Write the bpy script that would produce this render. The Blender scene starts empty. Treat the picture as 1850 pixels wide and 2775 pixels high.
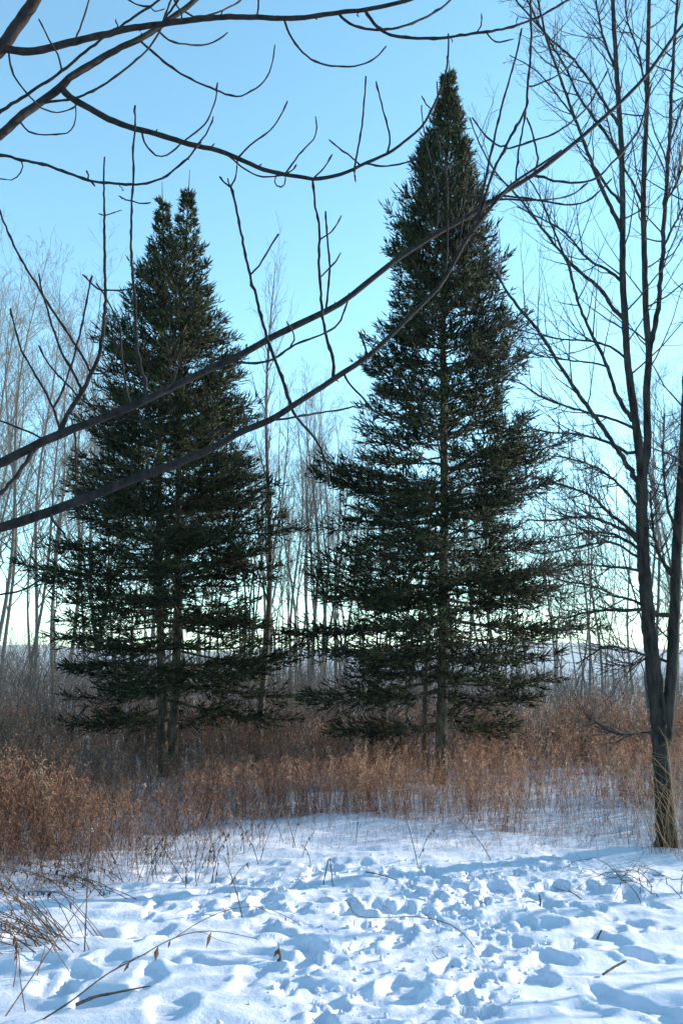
import bpy, math, time
import numpy as np
from mathutils import Vector

T0 = time.time()
SC = bpy.context.scene
COL = SC.collection
R = math.radians

# ------------------------------------------------------------------ camera
PITCH = R(9.3)
FPX = 2400.0
CAM = np.array([0.0, 0.0, 1.62])
cd = bpy.data.cameras.new("camera")
cam = bpy.data.objects.new("camera", cd)
COL.objects.link(cam)
cam.location = CAM
cam.rotation_euler = (R(90) + PITCH, 0, 0)
cd.sensor_fit = 'VERTICAL'
cd.sensor_height = 36.0
cd.lens = 36.0 * FPX / 2775.0
cd.clip_start = 0.05
cd.clip_end = 20000
SC.camera = cam

# ------------------------------------------------------------------ light
SUN_EL, SUN_AZ = R(15.0), R(66.0)          # azimuth clockwise from +Y (the view direction)
w = bpy.data.worlds.new("World")
SC.world = w
w.use_nodes = True
wn = w.node_tree.nodes
bg = wn["Background"]
sky = wn.new("ShaderNodeTexSky")
sky.sky_type = 'NISHITA'
sky.sun_disc = False
sky.sun_elevation = SUN_EL
sky.sun_rotation = SUN_AZ
sky.altitude = 200
sky.air_density = 0.78
sky.dust_density = 0.0
sky.ozone_density = 1.8
tint = wn.new("ShaderNodeMix")            # the clear, slightly cyan winter sky: one even tint over the whole dome
tint.data_type = 'RGBA'; tint.blend_type = 'MULTIPLY'; tint.inputs[0].default_value = 1.0
tint.inputs[7].default_value = (1.06, 1.33, 1.12, 1)
w.node_tree.links.new(sky.outputs[0], tint.inputs[6])
w.node_tree.links.new(tint.outputs[2], bg.inputs[0])
bg.inputs[1].default_value = 0.15
sd = bpy.data.lights.new("sun", 'SUN')
sd.energy = 3.8
sd.angle = R(0.53)
sd.color = (1.0, 0.91, 0.77)
sun = bpy.data.objects.new("sun", sd)
COL.objects.link(sun)
S = Vector((math.sin(SUN_AZ) * math.cos(SUN_EL), math.cos(SUN_AZ) * math.cos(SUN_EL), math.sin(SUN_EL)))
sun.rotation_euler = S.to_track_quat('Z', 'Y').to_euler()
sun.location = (20, 10, 15)
vs = SC.view_settings
vs.view_transform = 'Standard'
vs.look = 'None'
vs.exposure = 1.45
vs.gamma = 1.0
vs.use_curve_mapping = False
SC.cycles.max_bounces = 4
SC.cycles.diffuse_bounces = 2
SC.cycles.volume_bounces = 0
SC.cycles.use_denoising = True
SC.cycles.denoiser = 'OPENIMAGEDENOISE'
SC.cycles.denoising_input_passes = 'RGB_ALBEDO_NORMAL'

# ------------------------------------------------------------------ helpers
def at(u, v, D):
    """the point seen at photo pixel (u, v) that stands D metres ahead"""
    u = np.asarray(u, float); v = np.asarray(v, float); D = np.asarray(D, float)
    xc = (u - 925.0) / FPX
    yc = (1387.5 - v) / FPX
    cp, sp = math.cos(PITCH), math.sin(PITCH)
    t = D / (cp - yc * sp)
    return np.stack([t * xc, D + 0 * xc, CAM[2] + t * (sp + yc * cp)], -1)

def ground_at(u, v):
    xc = (u - 925.0) / FPX
    yc = (1387.5 - v) / FPX
    cp, sp = math.cos(PITCH), math.sin(PITCH)
    t = -CAM[2] / (sp + yc * cp)
    return t * xc, t * (cp - yc * sp)

def to_px(P):
    P = np.asarray(P, float) - CAM
    cp, sp = math.cos(PITCH), math.sin(PITCH)
    f = P[..., 1] * cp + P[..., 2] * sp
    up = -P[..., 1] * sp + P[..., 2] * cp
    return 925 + FPX * P[..., 0] / f, 1387.5 - FPX * up / f

def unit(a):
    return a / np.maximum(np.linalg.norm(a, axis=-1, keepdims=True), 1e-9)

def mesh(name, V, F, mat=None, col=None, smooth=True):
    V = np.asarray(V, np.float32).reshape(-1, 3)
    F = np.asarray(F, np.int32)
    k = F.shape[1]
    me = bpy.data.meshes.new(name)
    me.vertices.add(len(V)); me.vertices.foreach_set('co', V.ravel())
    me.loops.add(F.size); me.loops.foreach_set('vertex_index', F.ravel())
    me.polygons.add(len(F))
    me.polygons.foreach_set('loop_start', np.arange(0, F.size, k, dtype=np.int32))
    if smooth:
        me.polygons.foreach_set('use_smooth', np.ones(len(F), bool))
    if col is not None:
        a = me.color_attributes.new('Col', 'FLOAT_COLOR', 'POINT')
        c = np.ones((len(V), 4), np.float32); c[:, :3] = col
        a.data.foreach_set('color', c.ravel())
    me.update(calc_edges=True)
    if mat: me.materials.append(mat)
    return me

def obj(name, me, parent=None, kind=None, label=None, cat=None, group=None):
    o = bpy.data.objects.new(name, me)
    COL.objects.link(o)
    if parent is not None:
        o.parent = parent
        p = parent
        off = Vector((0, 0, 0))
        while p is not None:
            off += p.location; p = p.parent
        if me is not None: o.location = -off if o.get('keep') is None else o.location
    tag(o, label, cat, group, kind)
    return o

def tag(o, label=None, cat=None, group=None, kind=None):
    if label: o['label'] = label
    if cat: o['category'] = cat
    if group: o['group'] = group
    if kind: o['kind'] = kind

def root(name, loc, label, cat, group=None):
    o = bpy.data.objects.new(name, None)
    o.empty_display_size = 0.1
    COL.objects.link(o)
    o.location = tuple(float(c) for c in loc)
    tag(o, label, cat, group)
    return o

def tubes(P, RAD, S=5):
    """P (N,K,3) polylines, RAD (N,K) -> verts, quad faces"""
    P = np.asarray(P, float); RAD = np.asarray(RAD, float)
    N, K, _ = P.shape
    T = unit(np.gradient(P, axis=1))
    ref = np.where(np.abs(T[:, :1, 2:3]) > 0.9, np.array([1.0, 0, 0]), np.array([0, 0, 1.0]))
    ref = np.broadcast_to(ref, T.shape)
    A = unit(np.cross(T, ref)); B = np.cross(T, A)
    ang = np.arange(S) * 2 * math.pi / S
    V = P[:, :, None, :] + RAD[:, :, None, None] * (A[:, :, None, :] * np.cos(ang)[None, None, :, None] + B[:, :, None, :] * np.sin(ang)[None, None, :, None])
    base = (np.arange(N) * K * S)[:, None, None]
    i = np.arange(K - 1)[None, :, None] * S
    j = np.arange(S)[None, None, :]
    j2 = (j + 1) % S
    F = np.stack(np.broadcast_arrays(base + i + j, base + i + j2, base + i + S + j2, base + i + S + j), -1).reshape(-1, 4)
    return V.reshape(-1, 3), F

def join(parts):
    """list of (V, F[, C]) with equal face size"""
    Vs, Fs, Cs, n = [], [], [], 0
    for p in parts:
        Vs.append(p[0]); Fs.append(p[1] + n); n += len(p[0])
        if len(p) > 2: Cs.append(p[2])
    return np.concatenate(Vs), np.concatenate(Fs), (np.concatenate(Cs) if Cs else None)

def smooth_line(pts, K):
    """Catmull-Rom through pts (n, d), resampled to K points by arc length of the first 2-3 axes"""
    p = np.asarray(pts, float)
    if len(p) == 2:
        t = np.linspace(0, 1, K)[:, None]
        return p[0] * (1 - t) + p[1] * t
    q = np.vstack([2 * p[0] - p[1], p, 2 * p[-1] - p[-2]])
    out = []
    for i in range(len(p) - 1):
        a, b, c, d = q[i], q[i + 1], q[i + 2], q[i + 3]
        t = np.linspace(0, 1, 9)[:-1, None]
        out.append(0.5 * ((2 * b) + (-a + c) * t + (2 * a - 5 * b + 4 * c - d) * t * t + (-a + 3 * b - 3 * c + d) * t ** 3))
    out = np.vstack(out + [p[-1:]])
    s = np.r_[0, np.cumsum(np.linalg.norm(np.diff(out[:, :3], axis=0), axis=1))]
    x = np.linspace(0, s[-1], K)
    return np.stack([np.interp(x, s, out[:, k]) for k in range(out.shape[1])], -1)

def spawn(rng, P, RAD, n, t0=0.2, t1=0.98, ang=(35, 60), lenf=(0.35, 0.6), shrink=0.5, up=0.25, K=5, rf=0.55, rtip=0.0012, wob=0.03, length=None, rmax=None, flat=0.0):
    """children of polylines P (N,K0,3): n per parent, curving up"""
    P = np.asarray(P, float)
    N, K0, _ = P.shape
    M = N * n
    pi = np.repeat(np.arange(N), n)
    t = t0 + (t1 - t0) * ((np.tile(np.arange(n), N) + rng.random(M)) / n)
    x = t * (K0 - 1); i = np.minimum(x.astype(int), K0 - 2); f = (x - i)[:, None]
    A, B = P[pi, i], P[pi, i + 1]
    p0 = A * (1 - f) + B * f
    T = unit(B - A)
    plen = np.linalg.norm(np.diff(P, axis=1), axis=2).sum(1)[pi]
    r0 = (RAD[pi, i] * (1 - f[:, 0]) + RAD[pi, i + 1] * f[:, 0]) * rf
    if rmax is not None: r0 = np.minimum(r0, rmax)
    if length is None:
        L = plen * rng.uniform(*lenf, M) * (1 - shrink * t)
    else:
        L = rng.uniform(*length, M) * (1 - shrink * t)
    rnd = rng.normal(size=(M, 3))
    rnd[:, 2] *= (1 - flat)
    perp = unit(rnd - (rnd * T).sum(1, keepdims=True) * T)
    a = np.radians(rng.uniform(*ang, M))[:, None]
    d = unit(np.cos(a) * T + np.sin(a) * perp)
    s = np.linspace(0, 1, K)[None, :, None]
    Z = np.array([0, 0, 1.0])
    Q = p0[:, None, :] + L[:, None, None] * (d[:, None, :] * s + up * rng.uniform(0.4, 1.3, (M, 1, 1)) * s * s * Z)
    Q[:, 1:] += rng.normal(size=(M, K - 1, 3)) * (wob * L)[:, None, None]
    rad = np.maximum(r0[:, None] * (1 - np.linspace(0, 1, K)[None, :]) + rtip * np.linspace(0, 1, K)[None, :], rtip)
    return Q, rad

def vnoise(x, y, seed, n=64):
    g = np.random.default_rng(seed).random((n, n))
    xi = np.floor(x).astype(np.int64); yi = np.floor(y).astype(np.int64)
    fx = x - xi; fy = y - yi
    fx = fx * fx * (3 - 2 * fx); fy = fy * fy * (3 - 2 * fy)
    a = g[xi % n, yi % n]; b = g[(xi + 1) % n, yi % n]; c = g[xi % n, (yi + 1) % n]; d = g[(xi + 1) % n, (yi + 1) % n]
    return (a * (1 - fx) + b * fx) * (1 - fy) + (c * (1 - fx) + d * fx) * fy - 0.5

def fbm(x, y, seed, o=4):
    s = 0; a = 1.0
    for k in range(o):
        s = s + a * vnoise(x * 2 ** k + 13.7 * k, y * 2 ** k + 5.1 * k, seed + k); a *= 0.5
    return s

# ------------------------------------------------------------------ materials
def material(name, col, col2=None, scale=20.0, rough=0.85, bump=0.0, bscale=60.0, stretch=None, attr=False, spec=0.2, trans=0.0):
    m = bpy.data.materials.new(name); m.use_nodes = True
    nt = m.node_tree; N = nt.nodes; L = nt.links
    b = N["Principled BSDF"]
    b.inputs["Roughness"].default_value = rough
    b.inputs["Specular IOR Level"].default_value = spec
    tc = N.new("ShaderNodeTexCoord"); src = tc.outputs["Object"]
    if stretch:
        mp = N.new("ShaderNodeMapping"); mp.inputs["Scale"].default_value = stretch
        L.new(src, mp.inputs[0]); src = mp.outputs[0]
    if attr:
        a = N.new("ShaderNodeAttribute"); a.attribute_name = 'Col'
        L.new(a.outputs["Color"], b.inputs["Base Color"])
    elif col2 is not None:
        n = N.new("ShaderNodeTexNoise"); n.inputs["Scale"].default_value = scale; n.inputs["Detail"].default_value = 6
        n.inputs["Roughness"].default_value = 0.65
        L.new(src, n.inputs["Vector"])
        r = N.new("ShaderNodeValToRGB")
        r.color_ramp.elements[0].position = 0.35; r.color_ramp.elements[1].position = 0.68
        r.color_ramp.elements[0].color = (*col, 1); r.color_ramp.elements[1].color = (*col2, 1)
        L.new(n.outputs[0], r.inputs[0]); L.new(r.outputs[0], b.inputs["Base Color"])
    else:
        b.inputs["Base Color"].default_value = (*col, 1)
    if bump > 0:
        n2 = N.new("ShaderNodeTexNoise"); n2.inputs["Scale"].default_value = bscale; n2.inputs["Detail"].default_value = 5
        L.new(src, n2.inputs["Vector"])
        bp = N.new("ShaderNodeBump"); bp.inputs["Strength"].default_value = bump; bp.inputs["Distance"].default_value = 0.01
        L.new(n2.outputs[0], bp.inputs["Height"]); L.new(bp.outputs[0], b.inputs["Normal"])
    if trans > 0:
        o = N["Material Output"]
        tr = N.new("ShaderNodeBsdfTranslucent"); mx = N.new("ShaderNodeMixShader"); mx.inputs[0].default_value = trans
        if attr: L.new(a.outputs["Color"], tr.inputs[0])
        else: tr.inputs[0].default_value = (*col, 1)
        L.new(b.outputs[0], mx.inputs[1]); L.new(tr.outputs[0], mx.inputs[2]); L.new(mx.outputs[0], o.inputs[0])
    return m

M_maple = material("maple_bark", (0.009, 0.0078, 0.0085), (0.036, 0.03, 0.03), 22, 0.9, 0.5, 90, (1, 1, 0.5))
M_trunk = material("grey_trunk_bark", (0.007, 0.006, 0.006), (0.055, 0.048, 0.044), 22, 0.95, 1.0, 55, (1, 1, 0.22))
M_sprucebark = material("spruce_bark", (0.022, 0.019, 0.015), (0.14, 0.118, 0.08), 18, 0.95, 0.8, 50, (1, 1, 0.4))
M_twig = material("twig_bark", (0.025, 0.02, 0.018), (0.075, 0.06, 0.05), 8, 0.85)
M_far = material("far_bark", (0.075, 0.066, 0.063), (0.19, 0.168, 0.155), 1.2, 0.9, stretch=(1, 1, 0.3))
M_brush = material("brush_stems", (0.06, 0.052, 0.05), (0.18, 0.155, 0.145), 1.5, 0.9)
M_needle = material("needles", None or (0, 0, 0), attr=True, rough=0.65, spec=0.15, trans=0.1)
M_dry = material("dry_plants", (0, 0, 0), attr=True, rough=0.8, spec=0.15, trans=0.5)
M_stick = material("dead_stick", (0.05, 0.04, 0.032), (0.15, 0.115, 0.09), 30, 0.9, 0.4, 120)
M_reed = material("bent_stalk", (0.12, 0.07, 0.05), (0.28, 0.17, 0.12), 25, 0.85)

def snow_material():
    m = bpy.data.materials.new("snow"); m.use_nodes = True
    nt = m.node_tree; N = nt.nodes; L = nt.links
    b = N["Principled BSDF"]
    b.inputs["Roughness"].default_value = 0.55
    b.inputs["Specular IOR Level"].default_value = 0.25
    tc = N.new("ShaderNodeTexCoord")
    geo = N.new("ShaderNodeSeparateXYZ"); L.new(tc.outputs["Object"], geo.inputs[0])
    n = N.new("ShaderNodeTexNoise"); n.inputs["Scale"].default_value = 0.9; n.inputs["Detail"].default_value = 8; n.inputs["Roughness"].default_value = 0.75
    L.new(tc.outputs["Object"], n.inputs["Vector"])
    mr = N.new("ShaderNodeMapRange"); mr.inputs[1].default_value = 13.0; mr.inputs[2].default_value = 19.0
    L.new(geo.outputs[1], mr.inputs[0])
    r = N.new("ShaderNodeMapRange"); r.inputs[1].default_value = 0.4; r.inputs[2].default_value = 0.56
    L.new(n.outputs[0], r.inputs[0])
    mu = N.new("ShaderNodeMath"); mu.operation = 'MULTIPLY'
    L.new(mr.outputs[0], mu.inputs[0]); L.new(r.outputs[0], mu.inputs[1])
    mix = N.new("ShaderNodeMix"); mix.data_type = 'RGBA'
    mix.inputs[6].default_value = (0.71, 0.73, 0.84, 1)
    mix.inputs[7].default_value = (0.2, 0.155, 0.125, 1)      # leaf litter and flattened grass under the wood
    L.new(mu.outputs[0], mix.inputs[0]); L.new(mix.outputs[2], b.inputs["Base Color"])
    n2 = N.new("ShaderNodeTexNoise"); n2.inputs["Scale"].default_value = 38; n2.inputs["Detail"].default_value = 9; n2.inputs["Roughness"].default_value = 0.7
    L.new(tc.outputs["Object"], n2.inputs["Vector"])
    bp = N.new("ShaderNodeBump"); bp.inputs["Strength"].default_value = 0.5; bp.inputs["Distance"].default_value = 0.02
    L.new(n2.outputs[0], bp.inputs["Height"]); L.new(bp.outputs[0], b.inputs["Normal"])
    return m
M_snow = snow_material()

# ------------------------------------------------------------------ ground
def axis(dense0, dense1, step, far, grow):
    a = [dense1]; s = step
    while a[-1] < far: s *= grow; a.append(a[-1] + s)
    b = [dense0]; s = step
    while b[-1] > -far: s *= grow; b.append(b[-1] - s)
    return np.array(b[::-1][:-1] + list(np.arange(dense0, dense1, step)) + a)

GX = axis(-3.6, 3.6, 0.0165, 2200, 1.2)
ys = [2.6]
while ys[-1] < 30: ys.append(ys[-1] + max(0.0125, 0.0036 * ys[-1] ** 1.4 * 0.8))
s_ = 0.3
while ys[-1] < 2600: s_ *= 1.18; ys.append(ys[-1] + s_)
yb = [2.6]; s_ = 0.05
while yb[-1] > -50: s_ *= 1.25; yb.append(yb[-1] - s_)
GY = np.array(yb[::-1][:-1] + ys)
XX, YY = np.meshgrid(GX, GY, indexing='ij')
near = np.exp(-np.maximum(0, np.hypot(XX * 0.8, YY - 6) - 9) / 8.0)
H = 0.10 * fbm(XX * 0.28, YY * 0.28, 1, 3) * near
H += 0.06 * fbm(XX * 0.7 + 0.4 * YY, YY * 2.3, 5, 3) * near
rp = fbm(XX * 0.7 + 3, YY * 0.7, 9, 2)
H += 0.03 * np.abs(fbm(XX * 1.3, YY * 6.0, 11, 3)) * near * np.clip(rp + 0.6, 0, 1.2)

rng = np.random.default_rng(7)
trails = [  # photo pixels along the trodden ways
    ([(900, 2860), (880, 2720), (960, 2600), (1080, 2520), (1200, 2440), (1290, 2380), (1420, 2340), (1560, 2320)], 0.17, 1.0),
    ([(1200, 2860), (1270, 2730), (1330, 2620), (1340, 2540), (1290, 2460), (1180, 2400), (1100, 2360)], 0.17, 1.0),
    ([(980, 2500), (1140, 2430), (1300, 2390), (1450, 2370), (1640, 2350)], 0.32, 0.6),
    ([(620, 2440), (760, 2400), (900, 2370), (1050, 2350)], 0.2, 0.45),
]
TR = np.zeros_like(XX)
tr_pts = []
for px, wd, st in trails:
    g = smooth_line([ground_at(u, v) for u, v in px], 60)
    tr_pts.append(g)
    d2 = np.full(XX.shape, 1e9)
    sel = (np.abs(XX) < 6) & (YY > 2) & (YY < 14)
    xs, yy_ = XX[sel], YY[sel]
    dd = np.full(xs.shape, 1e9)
    for q in g: dd = np.minimum(dd, (xs - q[0]) ** 2 + (yy_ - q[1]) ** 2)
    d2[sel] = dd
    TR = np.maximum(TR, st * np.exp(-d2 / (2 * wd * wd)))
crust = fbm(XX * 1.1 + 0.35 * YY, YY * 4.2, 61, 4)
H += 0.05 * (0.5 - np.abs(crust)) * near                       # low wind-packed ridges
H += 0.013 * fbm(XX * 5, YY * 7, 65, 3) * near
rough = fbm(XX * 8, YY * 9, 21, 4)
zone = np.exp(-((YY - 6.6) / 1.5) ** 2) * np.clip((XX + 2.2) / 1.2, 0, 1) * near      # the wider trampled patch
H += TR * (-0.014 + 0.026 * rough + 0.024 * np.abs(fbm(XX * 19, YY * 21, 31, 2)))
H *= 1 - 0.12 * np.clip((XX - 0.6) / 1.5, 0, 1)
H += zone * (0.018 * fbm(XX * 5, YY * 8, 71, 3) + 0.012 * np.abs(fbm(XX * 12, YY * 16, 75, 2)))

def stamp(x, y, a, ln, wd, dep, rim=0.25):
    i0, i1 = np.searchsorted(GX, [x - ln * 2, x + ln * 2]); j0, j1 = np.searchsorted(GY, [y - ln * 2, y + ln * 2])
    if i1 - i0 < 2 or j1 - j0 < 2: return
    X = XX[i0:i1, j0:j1] - x; Y = YY[i0:i1, j0:j1] - y
    X = X + 0.07 * vnoise(XX[i0:i1, j0:j1] * 9, YY[i0:i1, j0:j1] * 9, 41) + 0.03 * vnoise(XX[i0:i1, j0:j1] * 27, YY[i0:i1, j0:j1] * 27, 42)
    Y = Y + 0.06 * vnoise(XX[i0:i1, j0:j1] * 8, YY[i0:i1, j0:j1] * 8, 43)
    c, s = math.cos(a), math.sin(a)
    e = np.sqrt(((X * c + Y * s) / (ln / 2)) ** 2 + ((-X * s + Y * c) / (wd / 2)) ** 2)
    dep = dep * 0.72
    pit = -dep * 0.92 / (1 + np.exp(np.minimum((e - 1) * 18, 50)))
    H[i0:i1, j0:j1] += pit + rim * dep * np.exp(-((e - 1.45) / 0.28) ** 2)

for g, (px, wd, st) in zip(tr_pts, trails):
    k = 0
    d = np.r_[0, np.cumsum(np.linalg.norm(np.diff(g, axis=0), axis=1))]
    for s in np.arange(0, d[-1], 0.2 if st > 0.7 else 0.3):
        x = np.interp(s, d, g[:, 0]); y = np.interp(s, d, g[:, 1])
        x2 = np.interp(s + 0.1, d, g[:, 0]); y2 = np.interp(s + 0.1, d, g[:, 1])
        a = math.atan2(y2 - y, x2 - x)
        off = (0.11 if k % 2 else -0.11) + rng.normal() * wd * 0.55
        stamp(x - math.sin(a) * off, y + math.cos(a) * off, a + rng.normal() * 0.35, rng.uniform(0.14, 0.28), rng.uniform(0.08, 0.12), rng.uniform(0.03, 0.06))
        k += 1
# lone footprints and hollows seen away from the trodden ways
lone = [(420, 2630), (310, 2640), (300, 2560), (400, 2690), (490, 2632), (390, 2545), (560, 2640), (700, 2660), (150, 2710), (260, 2740), (460, 2770), (720, 2600), (660, 2480), (740, 2535), (790, 2560), (820, 2620), (690, 2700),
        (810, 2690), (830, 2580), (260, 2560), (330, 2570), (60, 2560), (110, 2640), (200, 2690), (740, 2470), (700, 2430), (800, 2480), (1430, 2510), (1480, 2500), (1700, 2580), (1760, 2590), (1560, 2560), (1640, 2540), (1450, 2660), (1500, 2600),
        (1660, 2710), (1780, 2740), (1590, 2750), (1720, 2490), (1480, 2440), (1550, 2470), (1060, 2720), (1010, 2740), (1100, 2690), (950, 2480), (1030, 2460), (1500, 2390), (1600, 2400), (1700, 2420), (1400, 2420), (1340, 2400), (850, 2440), (560, 2420), (630, 2500), (1650, 2380), (1750, 2370), (930, 2400), (880, 2350)]
for u, v in lone:
    x, y = ground_at(u, v)
    stamp(x, y, rng.uniform(0, 3.14), rng.uniform(0.2, 0.34), rng.uniform(0.12, 0.2), rng.uniform(0.03, 0.06), 0.2)
for i in range(95):
    x, y = ground_at(rng.uniform(350, 1800), rng.uniform(2330, 2520))
    stamp(x, y, rng.uniform(0, 3.14), rng.uniform(0.1, 0.24), rng.uniform(0.06, 0.11), rng.uniform(0.015, 0.04), 0.2)
nx, ny = XX.shape
ii = (np.arange(nx - 1)[:, None] * ny + np.arange(ny - 1)[None, :]).ravel()
gF = np.stack([ii, ii + ny, ii + ny + 1, ii + 1], -1)
obj('snow_ground', mesh('snow_ground', np.stack([XX, YY, H], -1), gF, M_snow), kind='structure')

def gz(x, y):
    x = np.asarray(x, float); y = np.asarray(y, float)
    i = np.clip(np.searchsorted(GX, x) - 1, 0, nx - 2); j = np.clip(np.searchsorted(GY, y) - 1, 0, ny - 2)
    fx = np.clip((x - GX[i]) / (GX[i + 1] - GX[i]), 0, 1); fy = np.clip((y - GY[j]) / (GY[j + 1] - GY[j]), 0, 1)
    return (H[i, j] * (1 - fx) + H[i + 1, j] * fx) * (1 - fy) + (H[i, j + 1] * (1 - fx) + H[i + 1, j + 1] * fx) * fy

# crumbs of kicked-up snow along the trodden ways
def crumbs():
    import bmesh
    bm = bmesh.new(); bmesh.ops.create_icosphere(bm, subdivisions=1, radius=1)
    bv = np.array([v.co[:] for v in bm.verts]); bf = np.array([[v.index for v in f.verts] for f in bm.faces]); bm.free()
    parts = []
    r = np.random.default_rng(3)
    for g, (px, wd, st) in zip(tr_pts, trails):
        for k in range(int(260 * st)):
            q = g[r.integers(len(g))]
            x, y = q + r.normal(size=2) * wd * 1.1
            s = 0.005 + 0.014 * r.random() ** 2.5
            v = bv * (1 + 0.3 * r.normal(size=(len(bv), 1)) * 0.6) * s * r.uniform(0.7, 1.2, 3)
            parts.append((v + [x, y, float(gz(x, y)) + s * 0.15], bf))
    V, F, _ = join(parts)
    return mesh('snow_crumbs', V, F, M_snow, smooth=False)
obj('snow_crumbs', crumbs(), kind='stuff', label='loose crumbs of kicked-up snow along the trodden tracks', cat='snow crumbs')

# far hills seen low behind the wood
def hill(name, y, x0, x1, hgt, seed):
    xs = np.linspace(x0, x1, 160); yy = np.linspace(0, 1, 14)
    X, Yv = np.meshgrid(xs, yy, indexing='ij')
    prof = 0.6 + 0.5 * fbm(X / 420.0, X * 0, seed, 4)
    Z = hgt * prof * np.sin(Yv * math.pi / 2) ** 1.3 + hgt * 0.07 * fbm(X / 30, Yv * 9, seed + 5, 3) * Yv
    V = np.stack([X, y + Yv * 900, Z - 2], -1)
    n, m = X.shape
    i = (np.arange(n - 1)[:, None] * m + np.arange(m - 1)[None, :]).ravel()
    return obj(name, mesh(name, V, np.stack([i, i + m, i + m + 1, i + 1], -1), material('hill_wood', (0.10, 0.10, 0.11), (0.42, 0.43, 0.46), 0.02, 0.95)), kind='structure')
hill('hill', 1500, -1800, 1900, 55, 3)

# ------------------------------------------------------------------ spruces
def needle_cloud(rng, A, B, ntri=6, nl=0.024, nw=0.011, core=0.0095, c0=(0.0026, 0.0068, 0.0046), c1=(0.065, 0.085, 0.023)):
    """bottlebrush shoots from A to B (n,3): each a sheaf of ntri needle triangles and a thin woody axis"""
    n = len(A)
    T = unit(B - A)
    ref = np.where(np.abs(T[:, 2:3]) > 0.9, np.array([1.0, 0, 0]), np.array([0, 0, 1.0]))
    U = unit(np.cross(T, ref)); W = np.cross(T, U)
    k = np.arange(ntri)
    t = (k + 0.5) / ntri
    t = np.clip(t[None, :] + rng.normal(size=(n, ntri)) * 0.03, 0, 1)
    an = k[None, :] * 2.4 + rng.random((n, 1)) * 6.28 + rng.normal(size=(n, ntri)) * 0.3
    rad = U[:, None, :] * np.cos(an)[..., None] + W[:, None, :] * np.sin(an)[..., None]
    base = A[:, None, :] + (B - A)[:, None, :] * t[..., None]
    lean = rng.uniform(0.35, 0.8, (n, ntri, 1))
    ndir = unit(rad + T[:, None, :] * lean + np.array([0, 0, 0.25]))
    ln = nl * rng.uniform(0.75, 1.25, (n, ntri, 1))
    side = np.cross(ndir, T[:, None, :]); side = unit(side + 1e-6) * (nw / 2)
    V = np.stack([base - side, base + side, base + ndir * ln], 2).reshape(-1, 3)
    F = np.arange(len(V)).reshape(-1, 3)
    m = rng.random((n, 1)) ** 2.2
    C = np.array(c0) * (1 - m) + np.array(c1) * m
    cc = C * rng.uniform(0.7, 1.25, (n, 1))
    C = np.repeat(cc, ntri * 3, axis=0)
    # the packed inner needles of each shoot: a slim three-sided spindle
    a3 = np.arange(3) * 2.0944 + rng.random((n, 1)) * 6.28
    rr_ = core * rng.uniform(0.8, 1.2, (n, 1, 1))
    ring = (A + (B - A) * 0.38)[:, None, :] + rr_ * (U[:, None, :] * np.cos(a3)[..., None] + W[:, None, :] * np.sin(a3)[..., None])
    sv = np.concatenate([A[:, None], B[:, None] + T[:, None] * 0.008, ring], 1).reshape(-1, 3)
    k5 = (np.arange(n) * 5)[:, None, None]
    sf = (k5 + np.array([[0, 3, 2], [0, 4, 3], [0, 2, 4], [1, 2, 3], [1, 3, 4], [1, 4, 2]])[None]).reshape(-1, 3)
    V, F, C = join([(V, F, C), (sv, sf, np.repeat(cc * 0.85, 5, axis=0))])
    return V, F, C

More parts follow.
